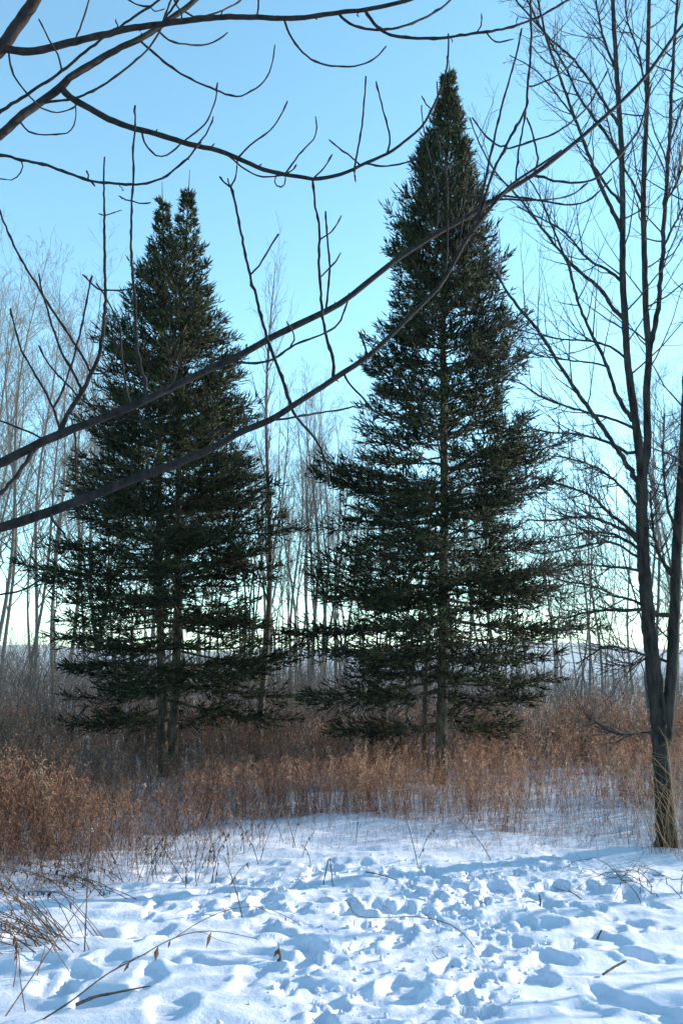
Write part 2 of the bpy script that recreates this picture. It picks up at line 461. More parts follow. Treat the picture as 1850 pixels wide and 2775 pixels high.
def spruce(rng, rt, D, trunks, prof, zlow, dens, twin=False):
    """trunks: list of (base px u, base v, top px u, top v, r0, share of boughs, which side it mainly feeds); prof rows (v, left u, right u)"""
    pv = np.array(prof, float)
    zs = at(np.full(len(pv), 925.0), pv[:, 0], D)[:, 2]
    xl = at(pv[:, 1], pv[:, 0], D)[:, 0]; xr = at(pv[:, 2], pv[:, 0], D)[:, 0]
    o = np.argsort(zs); zs, xl, xr = zs[o], xl[o], xr[o]
    boughs, brad, LA, LB = [], [], [], []
    lat_P, lat_R = [], []
    for ti, (ub, vb, ut, vt, r0, share, side) in enumerate(trunks):
        b = at(ub, vb, D); t = at(ut, vt, D)
        b = np.array([b[0], D + (0.12 if ti else 0), -0.15]); t = np.array([t[0], b[1], t[2]])
        K = 40
        s = np.linspace(0, 1, K)
        P = b + (t - b) * s[:, None]
        P[:, 0] += 0.03 * np.sin(s * 7 + ti * 2); P[:, 1] += 0.03 * np.cos(s * 6)
        rad = r0 * (1 - s) ** 0.85 + 0.004
        rad[:3] *= [1.5, 1.2, 1.05]
        V, F = tubes(P[None], rad[None], 14)
        V += 0.06 * rad.repeat(14)[:, None] * rng.normal(size=V.shape)
        obj('trunk', mesh('trunk', V, F, M_sprucebark), rt)
        ztop = t[2]
        zf = ztop - (0.4 if twin else 0.3)                        # foliage stops below the bare leader
        rows, z_ = [], zlow
        while z_ < zf:
            h_ = (z_ - zlow) / (zf - zlow)
            nw_ = int(round((8 if h_ > 0.5 else 6) * dens * share)) + int(rng.integers(0, 2))
            a0_ = rng.uniform(0, 6.28)
            wl_ = rng.uniform(0.78, 1.1)
            for q_ in range(max(nw_, 2)):
                rows.append((z_ + rng.normal() * 0.045, a0_ + q_ * 6.283 / max(nw_, 2) + rng.normal() * 0.3, wl_))
            z_ += (0.34 - 0.22 * h_ ** 0.8) * rng.uniform(0.8, 1.2)
        for k, (zt, az, wl_) in enumerate(rows):
            if zt > ztop - 0.02: continue
            h = (zt - zlow) / (ztop - zlow)
            ca = math.cos(az)
            xt = np.interp(zt, P[:, 2], P[:, 0])
            if h < 0.05 and math.sin(az) < -0.5: continue      # bare lower trunk towards the meadow edge
            lr = max(0.05, np.interp(zt, zs, xr) - xt); ll = max(0.05, xt - np.interp(zt, zs, xl))
            m = 0.5 * (lr + ll)
            L = (lr if ca > 0 else ll) * abs(ca) + m * (1 - abs(ca))
            L *= wl_ * (rng.uniform(0.78, 1.05) if rng.random() < 0.72 else rng.uniform(1.03, 1.22))
            L *= 0.9 if h > 0.42 else 1.06
            dz_ = max(0.0, ztop - (0.36 if twin else 0.26) - zt)
            L = min(L, 0.03 + 0.25 * dz_ + 0.4 * max(0.0, dz_ - 1.2) if twin is False else 0.03 + 0.19 * dz_ + 0.4 * max(0.0, dz_ - 0.7))
            L = max(L, 0.07)
            a = -0.16 - 0.1 * max(0.0, 0.3 - h) / 0.3 + 1.15 * max(0, h) ** 1.6 + rng.normal() * 0.06
            c = 0.16 * (1 - h) + rng.normal() * 0.04
            za = min(zt - L * (a + c), ztop - 0.05)
            za = max(za, 0.35)
            xa = np.interp(za, P[:, 2], P[:, 0]); ya = np.interp(za, P[:, 2], P[:, 1])
            q = np.linspace(0, 1, 9)
            wob = rng.normal() * 0.12
            dx, dy = ca, math.sin(az)
            BP = np.stack([xa + L * (dx * q - dy * wob * q * q), ya + L * (dy * q + dx * wob * q * q), za + L * (a * q + c * q * q)], -1)
            boughs.append(BP)
            rb = max(0.004, 0.011 * L)
            brad.append(rb * (1 - q) + 0.0022)
            # laterals
            n = int(L * 24) + 6
            sq = rng.uniform(0.12 if L < 0.6 else 0.2, 1.0, n) ** 0.85
            sq[0] = 0.999; sq[1] = 0.93
            x = sq * 8; i = np.minimum(x.astype(int), 7); f = (x - i)[:, None]
            p0 = BP[i] * (1 - f) + BP[i + 1] * f
            T = unit(BP[i + 1] - BP[i])
            Nn = unit(np.cross(T, [0, 0, 1.0]))
            sg = np.where(np.arange(n) % 2, 1.0, -1.0)[:, None]
            an = np.radians(rng.uniform(28, 68, n))[:, None]; an[0] = 0.02
            d = unit(np.cos(an) * T + np.sin(an) * sg * Nn + np.array([0, 0, 1.0]) * (rng.normal(size=(n, 1)) * 0.24 - 0.12 + 0.38 * h))
            ll_ = (np.clip(0.42 * L * (1 - sq) ** 0.8, 0, 0.5) + min(0.11, 0.02 + 0.2 * L)) * rng.uniform(0.6, 1.15, n)
            lq = np.linspace(0, 1, 5)[None, :, None]
            LP = p0[:, None] + ll_[:, None, None] * (d[:, None] * lq + np.array([0, 0, 0.14]) * lq * lq)
            lat_P.append(LP)
            lat_R.append(np.broadcast_to(0.0032 * (1 - 0.6 * lq[0, :, 0]), (n, 5)))
        # leader
        lp = np.linspace(0, 1, 5)[:, None]
    LP = np.concatenate(lat_P); LR = np.concatenate(lat_R)
    V1, F1 = tubes(np.array(boughs), np.array(brad), 5)
    V2, F2 = tubes(LP[:, ::4], LR[:, ::4], 3)
    V, F, _ = join([(V1, F1), (V2, F2)])
    obj('boughs', mesh('boughs', V, F, M_sprucebark), rt, kind='stuff')
    # shoots on laterals
    ln = np.linalg.norm(LP[:, -1] - LP[:, 0], axis=1)
    cnt = np.maximum(3, (ln / 0.053).astype(int))
    pi = np.repeat(np.arange(len(LP)), cnt)
    M = len(pi)
    t = rng.random(M) ** 0.8
    first = np.r_[0, np.cumsum(cnt)[:-1]]; t[first] = 0.98
    x = t * 4; i = np.minimum(x.astype(int), 3); f = (x - i)[:, None]
    p0 = LP[pi, i] * (1 - f) + LP[pi, i + 1] * f
    T = unit(LP[pi, i + 1] - LP[pi, i])
    rnd = rng.normal(size=(M, 3)); rnd[:, 2] = rnd[:, 2] * 0.6 + 0.15
    perp = unit(rnd - (rnd * T).sum(1, keepdims=True) * T)
    an = np.radians(rng.uniform(18, 48, M))[:, None]; an[first] = 0.05
    d = unit(np.cos(an) * T + np.sin(an) * perp)
    sl = (rng.uniform(0.08, 0.19, M) * np.clip(0.35 + ln[pi] * 3.0, 0.4, 1.0))[:, None]
    V, F, C = needle_cloud(rng, p0, p0 + d * sl)
    obj('crown', mesh('crown', V, F, M_needle, C, smooth=False), rt, kind='stuff')
    return M

SK = 1.17985   # full-view pixels to photo pixels
def prof(rows): return [(a * SK, b * SK, c * SK) for a, b, c in rows]
PR = prof([(170, 1024, 1036), (250, 1003, 1060), (350, 966, 1084), (420, 932, 1104), (500, 905, 1128), (560, 890, 1130), (620, 898, 1145), (660, 893, 1165), (720, 893, 1166), (760, 842, 1190), (850, 835, 1192), (920, 780, 1208), (980, 772, 1228), (1040, 780, 1258), (1080, 765, 1250), (1130, 758, 1228), (1215, 738, 1245), (1260, 760, 1300), (1310, 690, 1320), (1380, 688, 1340), (1480, 715, 1330), (1530, 738, 1312), (1590, 730, 1265), (1640, 738, 1268), (1690, 750, 1266), (1735, 820, 1250)])
PL = prof([(470, 360, 448), (540, 345, 466), (620, 305, 480), (680, 265, 502), (750, 262, 542), (800, 205, 560), (870, 212, 590), (930, 185, 578), (1000, 178, 592), (1080, 150, 642), (1130, 150, 632), (1200, 172, 645), (1250, 140, 632), (1330, 108, 625), (1390, 104, 645), (1450, 150, 662), (1500, 178, 645), (1590, 178, 652), (1650, 174, 645), (1700, 180, 620)])
D_R, D_L = 11.6, 12.4
gx, gy = at(1190, 2130, D_R)[0], D_R
rt = root('spruce_tree', (gx, gy, 0), 'tall narrow-topped dark spruce with a single main trunk in the brown meadow', 'spruce', 'spruces in the meadow')
n1 = spruce(np.random.default_rng(11), rt, D_R, [(1190, 2130, 1213, 160, 0.074, 1.0, 0), (1153, 2120, 1168, 1500, 0.034, 0.01, 0)], PR, float(at(925, 1965, D_R)[2]), 1.2)
gx2 = at(450, 2100, D_L)[0]
rt2 = root('spruce_tree', (gx2, D_L, 0), 'double-trunked dark green spruce with two pointed tops in the brown meadow', 'spruce', 'spruces in the meadow')
n2 = spruce(np.random.default_rng(12), rt2, D_L, [(463, 2110, 510, 458, 0.066, 0.95, 1), (434, 2110, 432, 478, 0.062, 0.9, -1)], PL, float(at(925, 1945, D_L)[2]), 0.7, True)
print('spruce shoots', n1, n2, round(time.time() - T0, 1))

# ------------------------------------------------------------------ traced bare trees
class Traced:
    def __init__(self, rt, mat, seed):
        self.rt, self.mat, self.B, self.rng = rt, mat, {}, np.random.default_rng(seed)
    def add(self, key, parent, px, r0, r1, d0=None, d1=None, K=None, nodes=True, name=None, S=None, mat=None):
        px = np.array(px, float)
        if parent is not None:
            Q, r, d = self.B[parent]['px'], self.B[parent]['r'], self.B[parent]['d']
            k = np.argmin(((Q - px[0]) ** 2).sum(1))
            if d0 is None: d0 = d[k]
            px[0] = Q[k]
            r0 = min(r0, 0.95 * r[k])
        if d1 is None: d1 = d0
        elif parent is not None: d1 = d0 + d1
        seg = np.linalg.norm(np.diff(px, axis=0), axis=1).sum()
        if K is None: K = int(np.clip(seg / 14, 8, 70))
        L = smooth_line(px, K)
        t = np.linspace(0, 1, K)
        d = d0 + (d1 - d0) * t ** 1.2 + 0.04 * np.sin(t * 7 + self.rng.random() * 6) * t
        r = r0 + (r1 - r0) * t ** 0.8
        P = at(L[:, 0], L[:, 1], d)
        rad = r / FPX * d
        big = r0 > 8
        rad = rad * (1 + (0.025 if big else 0.07) * self.rng.normal(size=K))
        if nodes and r0 < 7:
            sp = max(3, int(self.rng.integers(4, 7)))
            rad[sp::sp] *= 1.28
            rad[-2:] *= [1.25, 0.9]
        P[1:-1] += self.rng.normal(size=(K - 2, 3)) * rad[1:-1, None] * (0.05 if big else 0.22)
        S = S or (12 if r0 > 8 else 7 if r0 > 4 else 5)
        if name == 'trunk' and parent is None: rad[:6] *= [1.4, 1.27, 1.16, 1.09, 1.04, 1.02]      # root flare
        V, F = tubes(P[None], rad[None], S)
        if r0 > 8: V += 0.025 * np.repeat(rad, S)[:, None] * self.rng.normal(size=V.shape)
        self.B[key] = dict(px=L, r=r, d=d, P=P, rad=rad, name=name, top=None)
        nm = name or ('limb' if r0 > 7.5 else 'branch' if r0 > 3.6 else 'twig')
        up_ = self.B[parent] if parent is not None and self.B[parent]['name'] != 'trunk' else None
        o = obj(nm, mesh(nm, V, F, mat or self.mat), up_['top'] if up_ else self.rt)
        self.B[key]['top'] = up_['top'] if up_ else o

# --- maple whose limbs reach over the view
TD = 4.6
tx = at(-430, 1500, TD)[0]
mt = root('maple_tree', (tx, TD, 0), 'bare maple whose dark curving limbs reach over the snow in front of the spruces', 'maple')
A = Traced(mt, M_maple, 21)
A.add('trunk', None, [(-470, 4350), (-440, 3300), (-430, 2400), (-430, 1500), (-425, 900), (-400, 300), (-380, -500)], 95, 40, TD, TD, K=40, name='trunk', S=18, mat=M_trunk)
ov = [
 ('A', 'trunk', [(-430, 1480), (-250, 1360), (-100, 1290), (0, 1255), (142, 1185), (330, 1113), (425, 1069), (566, 1001), (684, 945), (726, 918), (826, 871), (925, 820), (996, 765), (1086, 695), (1200, 623), (1287, 575), (1373, 517), (1450, 470), (1574, 372), (1680, 277), (1751, 203), (1827, 94), (1880, 30), (1960, -70)], 15.5, 4, 1.3),
 ('B', 'trunk', [(-430, 1560), (-200, 1480), (0, 1430), (88, 1403), (206, 1360), (283, 1331), (383, 1290), (501, 1248), (590, 1207), (649, 1172), (737, 1136), (790, 1101), (873, 1048), (925, 1013), (990, 971), (1049, 918), (1102, 865), (1161, 806), (1202, 759), (1232, 705), (1262, 652), (1301, 600), (1335, 555), (1385, 500), (1456, 452), (1520, 408)], 18, 3.3, 0.7),
 ('T0', 'trunk', [(-400, 560), (-200, 330), (-60, 190), (5, 130), (40, 80), (85, 15), (150, -100), (260, -300)], 27, 14, -0.4),
 ('T1', 'T0', [(5, 130), (40, 136), (88, 139), (147, 127), (206, 112), (295, 91), (354, 77), (437, 65), (507, 56), (590, 47), (708, 47), (767, 50), (826, 47), (925, 33), (984, 27), (1067, 10), (1130, -8), (1250, -60)], 12, 5, 0.5),
 ('T2', 'trunk', [(-420, 620), (-250, 530), (-100, 430), (0, 366), (47, 324), (94, 289), (159, 242), (189, 212), (265, 165), (330, 127), (378, 106), (425, 77), (466, 47), (501, 24), (531, -2), (600, -70)], 18, 7, 0.6),
 ('T3', 'trunk', [(-420, 560), (-200, 430), (0, 304), (77, 254), (165, 195), (206, 162), (248, 127), (300, 88), (340, 62), (395, 25), (440, -6), (500, -50)], 7, 3.2, -0.3),
 ('T4', 'T3', [(171, 186), (159, 153), (142, 121), (124, 88), (106, 52)], 3, 2.2, -0.1),
 ('T5', 'T1', [(209, 108), (221, 65), (236, 18), (248, -20)], 3, 2.2, 0.1),
 ('T6', 'T0', [(24, 120), (26, 150), (35, 195), (59, 236), (94, 274), (118, 295), (159, 304), (195, 295), (209, 284)], 3.6, 1.8, 0.3),
 ('T7', 'T2', [(53, 325), (70, 350), (88, 360), (118, 366), (159, 363), (189, 358), (204, 330), (206, 295), (204, 278)], 3, 1.6, 0.2),
 ('T8', 'T2', [(115, 280), (177, 271), (236, 254), (295, 221), (354, 177), (401, 133), (431, 88), (445, 50), (466, -4)], 4, 2.8, 0.15),
 ('T9', 'T2', [(165, 242), (189, 262), (236, 289), (295, 322), (354, 345), (413, 360), (472, 378), (519, 392), (590, 407), (649, 431), (708, 457), (767, 472), (826, 481), (855, 485), (925, 472), (984, 445), (1055, 413), (1102, 378), (1143, 342), (1173, 289), (1196, 236), (1211, 177), (1215, 110), (1214, 92)], 11, 2.4, 0.5),
 ('T10', 'T2', [(383, 110), (442, 165), (501, 206), (560, 233), (634, 261), (667, 254), (702, 233), (726, 204), (737, 171), (745, 122)], 4, 1.9, 0.5),
 ('T11', 'T2', [(431, 80), (460, 109), (507, 121), (555, 121), (590, 109), (617, 88)], 3.3, 2, 0.3),
 ('T12', 'T9', [(501, 385), (543, 348), (566, 319), (584, 271), (590, 224)], 3, 2, 0.2),
 ('T13', 'T9', [(541, 394), (560, 360), (578, 316)], 3, 2, -0.1),
 ('T14', 'trunk', [(-420, 400), (-150, 405), (0, 420), (59, 434), (118, 445), (177, 466), (236, 487), (283, 494), (354, 500), (401, 496), (448, 478), (501, 437), (531, 401), (545, 385)], 6, 2.8, 0.2),
 ('T15', 'T9', [(386, 353), (392, 385), (407, 407), (431, 424), (460, 416), (490, 389)], 3, 2.2, 0.2),
 ('T16', 'T14', [(63, 435), (62, 455), (52, 475), (35, 487), (0, 484), (-20, 478)], 2.4, 1.6, 0.1),
 ('T17', 'T14', [(240, 489), (248, 492), (258, 504)], 3, 2.4, 0.05),
 ('T17b', 'T14', [(243, 489), (240, 476), (235, 463)], 2.8, 2.2, 0.05),
 ('T18', 'A', [(407, 1077), (395, 1030), (383, 1001), (372, 930), (368, 860), (366, 818), (359, 730), (356, 660), (356, 614), (357, 549), (361, 501), (362, 450), (361, 407), (366, 348), (367, 286)], 5, 2.6, -0.15),
 ('T18a', 'T18', [(357, 549), (340, 541), (322, 531)], 2.4, 1.8, 0.1),
 ('T18b', 'T18', [(357, 550), (380, 551), (409, 549)], 2.4, 1.8, -0.1),
 ('T19', 'A', [(142, 1185), (183, 1125), (218, 1072), (248, 1013), (271, 954), (281, 890), (286, 830), (287, 794), (285, 740), (284, 700), (284, 640), (284, 584), (283, 540), (282, 496), (282, 455), (284, 425)], 8, 2.3, -0.25),
 ('T19a', 'T19', [(284, 584), (305, 578), (330, 569)], 2, 1.5, 0.1),
 ('T19b', 'T19', [(284, 585), (276, 582), (268, 579)], 2, 1.5, 0.05),
 ('T20', 'B', [(785, 1101), (778, 1070), (767, 1030), (743, 971), (717, 895), (690, 788), (667, 700), (649, 608), (637, 549), (625, 506)], 5.2, 3.3, 0.2),
 ('T20a', 'T20', [(625, 506), (636, 485), (641, 460), (643, 431)], 3, 2.3, -0.1),
 ('T20b', 'T20', [(626, 507), (610, 496), (595, 479)], 3, 2.4, 0.1),
 ('T20c', 'T20', [(625, 506), (620, 496), (617, 484)], 2.5, 2, 0.05),
 ('T21', 'B', [(914, 1020), (900, 965), (882, 906), (873, 850), (870, 806), (865, 740), (864, 700), (864, 614), (855, 560), (847, 490)], 5, 3, 0.2),
 ('T22', 'A', [(893, 836), (891, 760), (893, 730), (891, 700), (887, 640), (882, 572)], 3.4, 2.6, -0.1),
 ('T23', 'T21', [(867, 748), (890, 728), (910, 708), (923, 685)], 2.6, 1.9, 0.15),
 ('T23b', 'T21', [(866, 650), (890, 635), (910, 612), (925, 584)], 2.5, 1.9, 0.15),
 ('T24', 'T20', [(681, 747), (700, 722), (714, 700), (735, 665), (755, 634)], 3, 2.4, 0.15),
 ('T25', 'T9', [(649, 425), (684, 389), (732, 354), (761, 313), (779, 274)], 3.2, 2, 0.2),
 ('T26', 'T9', [(615, 415), (640, 440), (661, 457), (702, 478), (743, 478), (773, 474)], 2.8, 2, -0.15),
 ('T27', 'T9', [(776, 470), (795, 440), (814, 413), (840, 388), (850, 378), (858, 348), (855, 316)], 2.8, 1.9, 0.2),
 ('T27b', 'T9', [(779, 472), (790, 462), (803, 446)], 2.4, 2, 0.05),
 ('T28', 'T9', [(746, 468), (745, 485), (748, 502), (768, 506), (772, 490), (773, 476)], 2.2, 1.7, 0.1),
 ('T29', 'T9', [(855, 484), (868, 465), (879, 454), (890, 436), (900, 419)], 2.8, 2.2, 0.1),
 ('T30', 'T9', [(960, 457), (970, 400), (978, 354), (984, 310), (987, 265), (991, 206)], 3.3, 2.3, -0.15),
 ('T30b', 'T9', [(960, 458), (961, 475), (963, 492)], 2.6, 2, 0.05),
 ('T31', 'T9', [(1052, 415), (1056, 385), (1054, 362), (1045, 325), (1037, 295), (1019, 221)], 3.1, 2.2, 0.2),
 ('T32', 'T9', [(960, 456), (990, 444), (1043, 451), (1102, 440), (1140, 427)], 3, 2.2, -0.2),
 ('T32b', 'T9', [(968, 452), (945, 420), (925, 407), (891, 378)], 2.8, 2, 0.15),
 ('T33', 'T1', [(768, 50), (780, 85), (796, 112), (820, 142), (850, 165), (890, 178), (925, 180), (972, 177), (1014, 159), (1046, 125)], 3.8, 2.1, 0.3),
 ('T34', 'T1', [(915, 36), (935, 55), (960, 71), (1014, 81), (1061, 78), (1120, 62), (1179, 32), (1220, 0), (1245, -30)], 4.3, 3, 0.3),
 ('T35', 'T1', [(988, 26), (1000, 45), (1014, 65), (1040, 85), (1079, 100), (1185, 103), (1279, 91), (1368, 77), (1456, 47), (1539, 0), (1590, -35)], 5.2, 3, 0.4),
 ('T36', 'T35', [(1320, 86), (1330, 105), (1350, 115), (1391, 106)], 2.8, 1.8, 0.1),
 ('T37', 'T35', [(1285, 91), (1300, 75), (1304, 60), (1304, 35)], 2.5, 1.8, -0.1),
 ('T37b', 'T9', [(1184, 262), (1184, 240), (1183, 220)], 2.2, 1.8, 0.1),
 ('T37c', 'T9', [(1165, 300), (1153, 280), (1142, 260)], 2.4, 1.8, 0.1),
 ('T38', 'T1', [(700, 46), (700, 20), (701, -15)], 3.2, 2.8, 0.0),
 ('T39', 'T1', [(438, 66), (462, 30), (478, 8), (490, -20)], 4, 3, -0.2),
 ('T40', 'T1', [(500, 56), (490, 30), (478, 14), (470, -10)], 3, 2.4, 0.2),
 ('T41', 'T2', [(490, 32), (520, 43), (560, 42), (600, 30), (640, 8), (660, -8)], 3.2, 2.2, 0.3),
 ('T42', 'T3', [(400, 20), (380, 15), (345, -2), (320, -20)], 3, 2.4, 0.1),
 ('T43', 'T3', [(402, 22), (420, 30), (435, 28), (446, 24)], 2, 1.4, 0.05),
 ('S1', 'B', [(1294, 610), (1300, 560), (1332, 401), (1368, 254), (1397, 153), (1413, 77)], 4.4, 2.4, 0.2),
 ('S2', 'B', [(1300, 600), (1310, 545), (1338, 460), (1373, 389), (1421, 301), (1429, 236), (1437, 147), (1438, 59), (1435, -10)], 5.4, 3, 0.5),
 ('S3', 'A', [(1390, 506), (1397, 480), (1406, 401), (1424, 301)], 3.4, 2.4, 0.2),
 ('S4', 'A', [(1459, 465), (1457, 440), (1453, 407), (1440, 355), (1426, 319)], 3.4, 2.6, 0.2),
 ('S5', 'S2', [(1373, 389), (1373, 404), (1438, 383), (1515, 354), (1586, 295), (1615, 248), (1648, 186)], 3.4, 2.2, 0.3),
 ('S5b', 'S2', [(1373, 389), (1355, 398), (1338, 389), (1308, 360), (1279, 319)], 3.2, 2.2, -0.2),
 ('S6', 'A', [(1459, 466), (1475, 480), (1491, 487), (1550, 496), (1609, 487), (1657, 442), (1721, 366), (1751, 283), (1766, 224)], 4, 2.4, 0.4),
 ('S7', 'A', [(1300, 565), (1320, 545), (1368, 540), (1456, 543), (1539, 531), (1592, 496)], 3.4, 2.2, 0.4),
 ('S8', 'A', [(1345, 535), (1362, 531), (1456, 543), (1539, 555), (1592, 543), (1633, 507), (1657, 484)], 3.4, 2.2, -0.3),
 ('S9', 'S2', [(1429, 236), (1445, 233), (1515, 201), (1562, 156)], 2.8, 2, 0.2),
 ('L1', 'T19', [(226, 1060), (210, 1030), (195, 1001), (165, 948), (130, 842), (112, 777), (106, 741)], 4.2, 2.4, -0.2),
 ('L2', 'T19', [(254, 1007), (206, 936), (165, 875), (124, 812), (77, 735), (56, 700), (29, 643), (0, 572), (-20, 520)], 4, 3, 0.2),
 ('L3', 'A', [(165, 1175), (159, 1148), (142, 1101), (106, 1030), (59, 948), (44, 901), (29, 836)], 3.8, 2.4, 0.2),
 ('L4', 'T19', [(218, 1078), (177, 1036), (130, 983), (106, 936)], 3, 2.2, 0.15),
 ('L5', 'L3', [(145, 1110), (160, 1080), (171, 1054), (195, 983), (218, 901), (236, 812), (251, 747)], 3.2, 2.6, -0.15),
 ('L6', 'A', [(345, 1105), (340, 1040), (330, 960), (324, 880), (300, 830), (283, 800), (262, 768)], 3.2, 2.2, 0.25),
 ('L6b', 'T19', [(286, 790), (270, 785), (250, 770), (237, 756), (224, 744)], 3, 2.2, 0.1),
 ('L6c', 'T19', [(286, 790), (320, 787), (360, 783), (385, 762), (407, 743)], 2.6, 2, -0.1),
 ('L8', 'A', [(130, 1190), (110, 1200), (88, 1225), (60, 1270), (35, 1302), (0, 1340), (-60, 1400)], 6.5, 4.5, -0.2),
 ('L9', 'A', [(112, 1198), (90, 1175), (59, 1163), (30, 1150), (0, 1139), (-40, 1120)], 3.2, 2.4, 0.1),
 ('L10', 'A', [(206, 1160), (207, 1200), (206, 1290), (204, 1349)], 2.8, 1.8, 0.1),
 ('L11', 'T19', [(222, 1075), (240, 1095), (271, 1101), (330, 1107)], 3, 2.6, 0.15),
 ('L12', 'T19', [(250, 1012), (283, 1012), (301, 989), (316, 948), (324, 924)], 2.7, 1.8, -0.2),
 ('L13', 'A', [(450, 1062), (465, 1040), (478, 1007), (490, 960), (499, 918)], 3, 2, -0.2),
 ('L14', 'A', [(640, 968), (655, 983), (708, 983), (749, 968), (796, 935), (830, 922), (873, 906), (915, 880), (932, 845), (940, 820), (946, 795)], 4, 2.6, 0.4),
 ('L15', 'L14', [(788, 938), (797, 920), (796, 906), (785, 885), (776, 871)], 2.6, 2, -0.1),
 ('L16', 'A', [(662, 960), (667, 945), (669, 933)], 3, 2.6, 0),
 ('L17', 'B', [(740, 1138), (770, 1136), (826, 1125), (925, 1110), (960, 1100)], 3.6, 2.2, 0.3),
 ('L18', 'B', [(790, 1105), (800, 1128), (850, 1184), (872, 1225), (885, 1260), (889, 1290), (891, 1320)], 4.2, 2.2, 0.2),
 ('L19', 'B', [(928, 1012), (945, 1040), (984, 1078), (1013, 1113), (1055, 1137), (1108, 1142), (1149, 1125), (1161, 1101)], 3.4, 2, -0.3),
 ('L20', 'B', [(1000, 962), (990, 945), (982, 920), (972, 900)], 3.2, 2.6, 0.05),
 ('L20b', 'B', [(1003, 962), (1010, 940), (1022, 925)], 2.6, 2, 0.05),
 ('L21', 'B', [(1205, 755), (1210, 700), (1212, 600), (1211, 500), (1205, 455), (1198, 423), (1178, 351)], 3, 2, -0.3),
 ('L22', 'A', [(1172, 640), (1183, 610), (1187, 537), (1182, 500), (1172, 460), (1158, 403), (1148, 350), (1143, 310), (1142, 285)], 2.5, 1.6, -0.3),
 ('L23', 'B', [(1240, 690), (1248, 640), (1255, 570), (1262, 500), (1264, 465)], 2.8, 2, -0.2),
 ('L24', 'B', [(640, 1178), (615, 1165), (590, 1162), (560, 1180)], 3, 2, 0.2),
 ('L25', 'B', [(670, 1163), (668, 1140), (662, 1120)], 2.8, 2.2, 0.05),
 ('L26', 'L25', [(669, 1150), (676, 1130), (684, 1110)], 2.4, 2, 0.03),
 ('L27', 'B', [(120, 1393), (150, 1418), (177, 1447)], 6, 2, -0.1),
 ('L28', 'B', [(1262, 655), (1280, 630), (1310, 645), (1345, 635)], 3, 2, -0.1),
 ('L29', 'A', [(330, 1120), (350, 1135), (400, 1142), (450, 1125), (480, 1098)], 2.6, 1.8, -0.25),
 ('L30', 'trunk', [(-430, 1700), (-250, 1660), (0, 1612), (60, 1600), (110, 1572)], 5, 2.6, -0.2),
]
for row in ov:
    A.add(row[0], row[1], row[2], row[3], row[4], None, row[5])

sr = np.random.default_rng(41)
for key, ns in (('A', 16), ('B', 14), ('T1', 9), ('T2', 8), ('T9', 9), ('T0', 3), ('T14', 5), ('T35', 4)):
    Bk = A.B[key]
    q, r_ = spawn(sr, Bk['P'][None], Bk['rad'][None], ns, 0.2, 0.97, (35, 85), length=(0.015, 0.06), shrink=0.2, up=0.2, K=5, rf=0.45, rmax=0.006, rtip=0.0022, wob=0.06)
    for i in range(ns):
        r_[i, -2] *= 1.5
        V, F = tubes(q[i:i + 1], r_[i:i + 1], 5)
        obj('spur', mesh('spur', V, F, M_maple), Bk['top'])

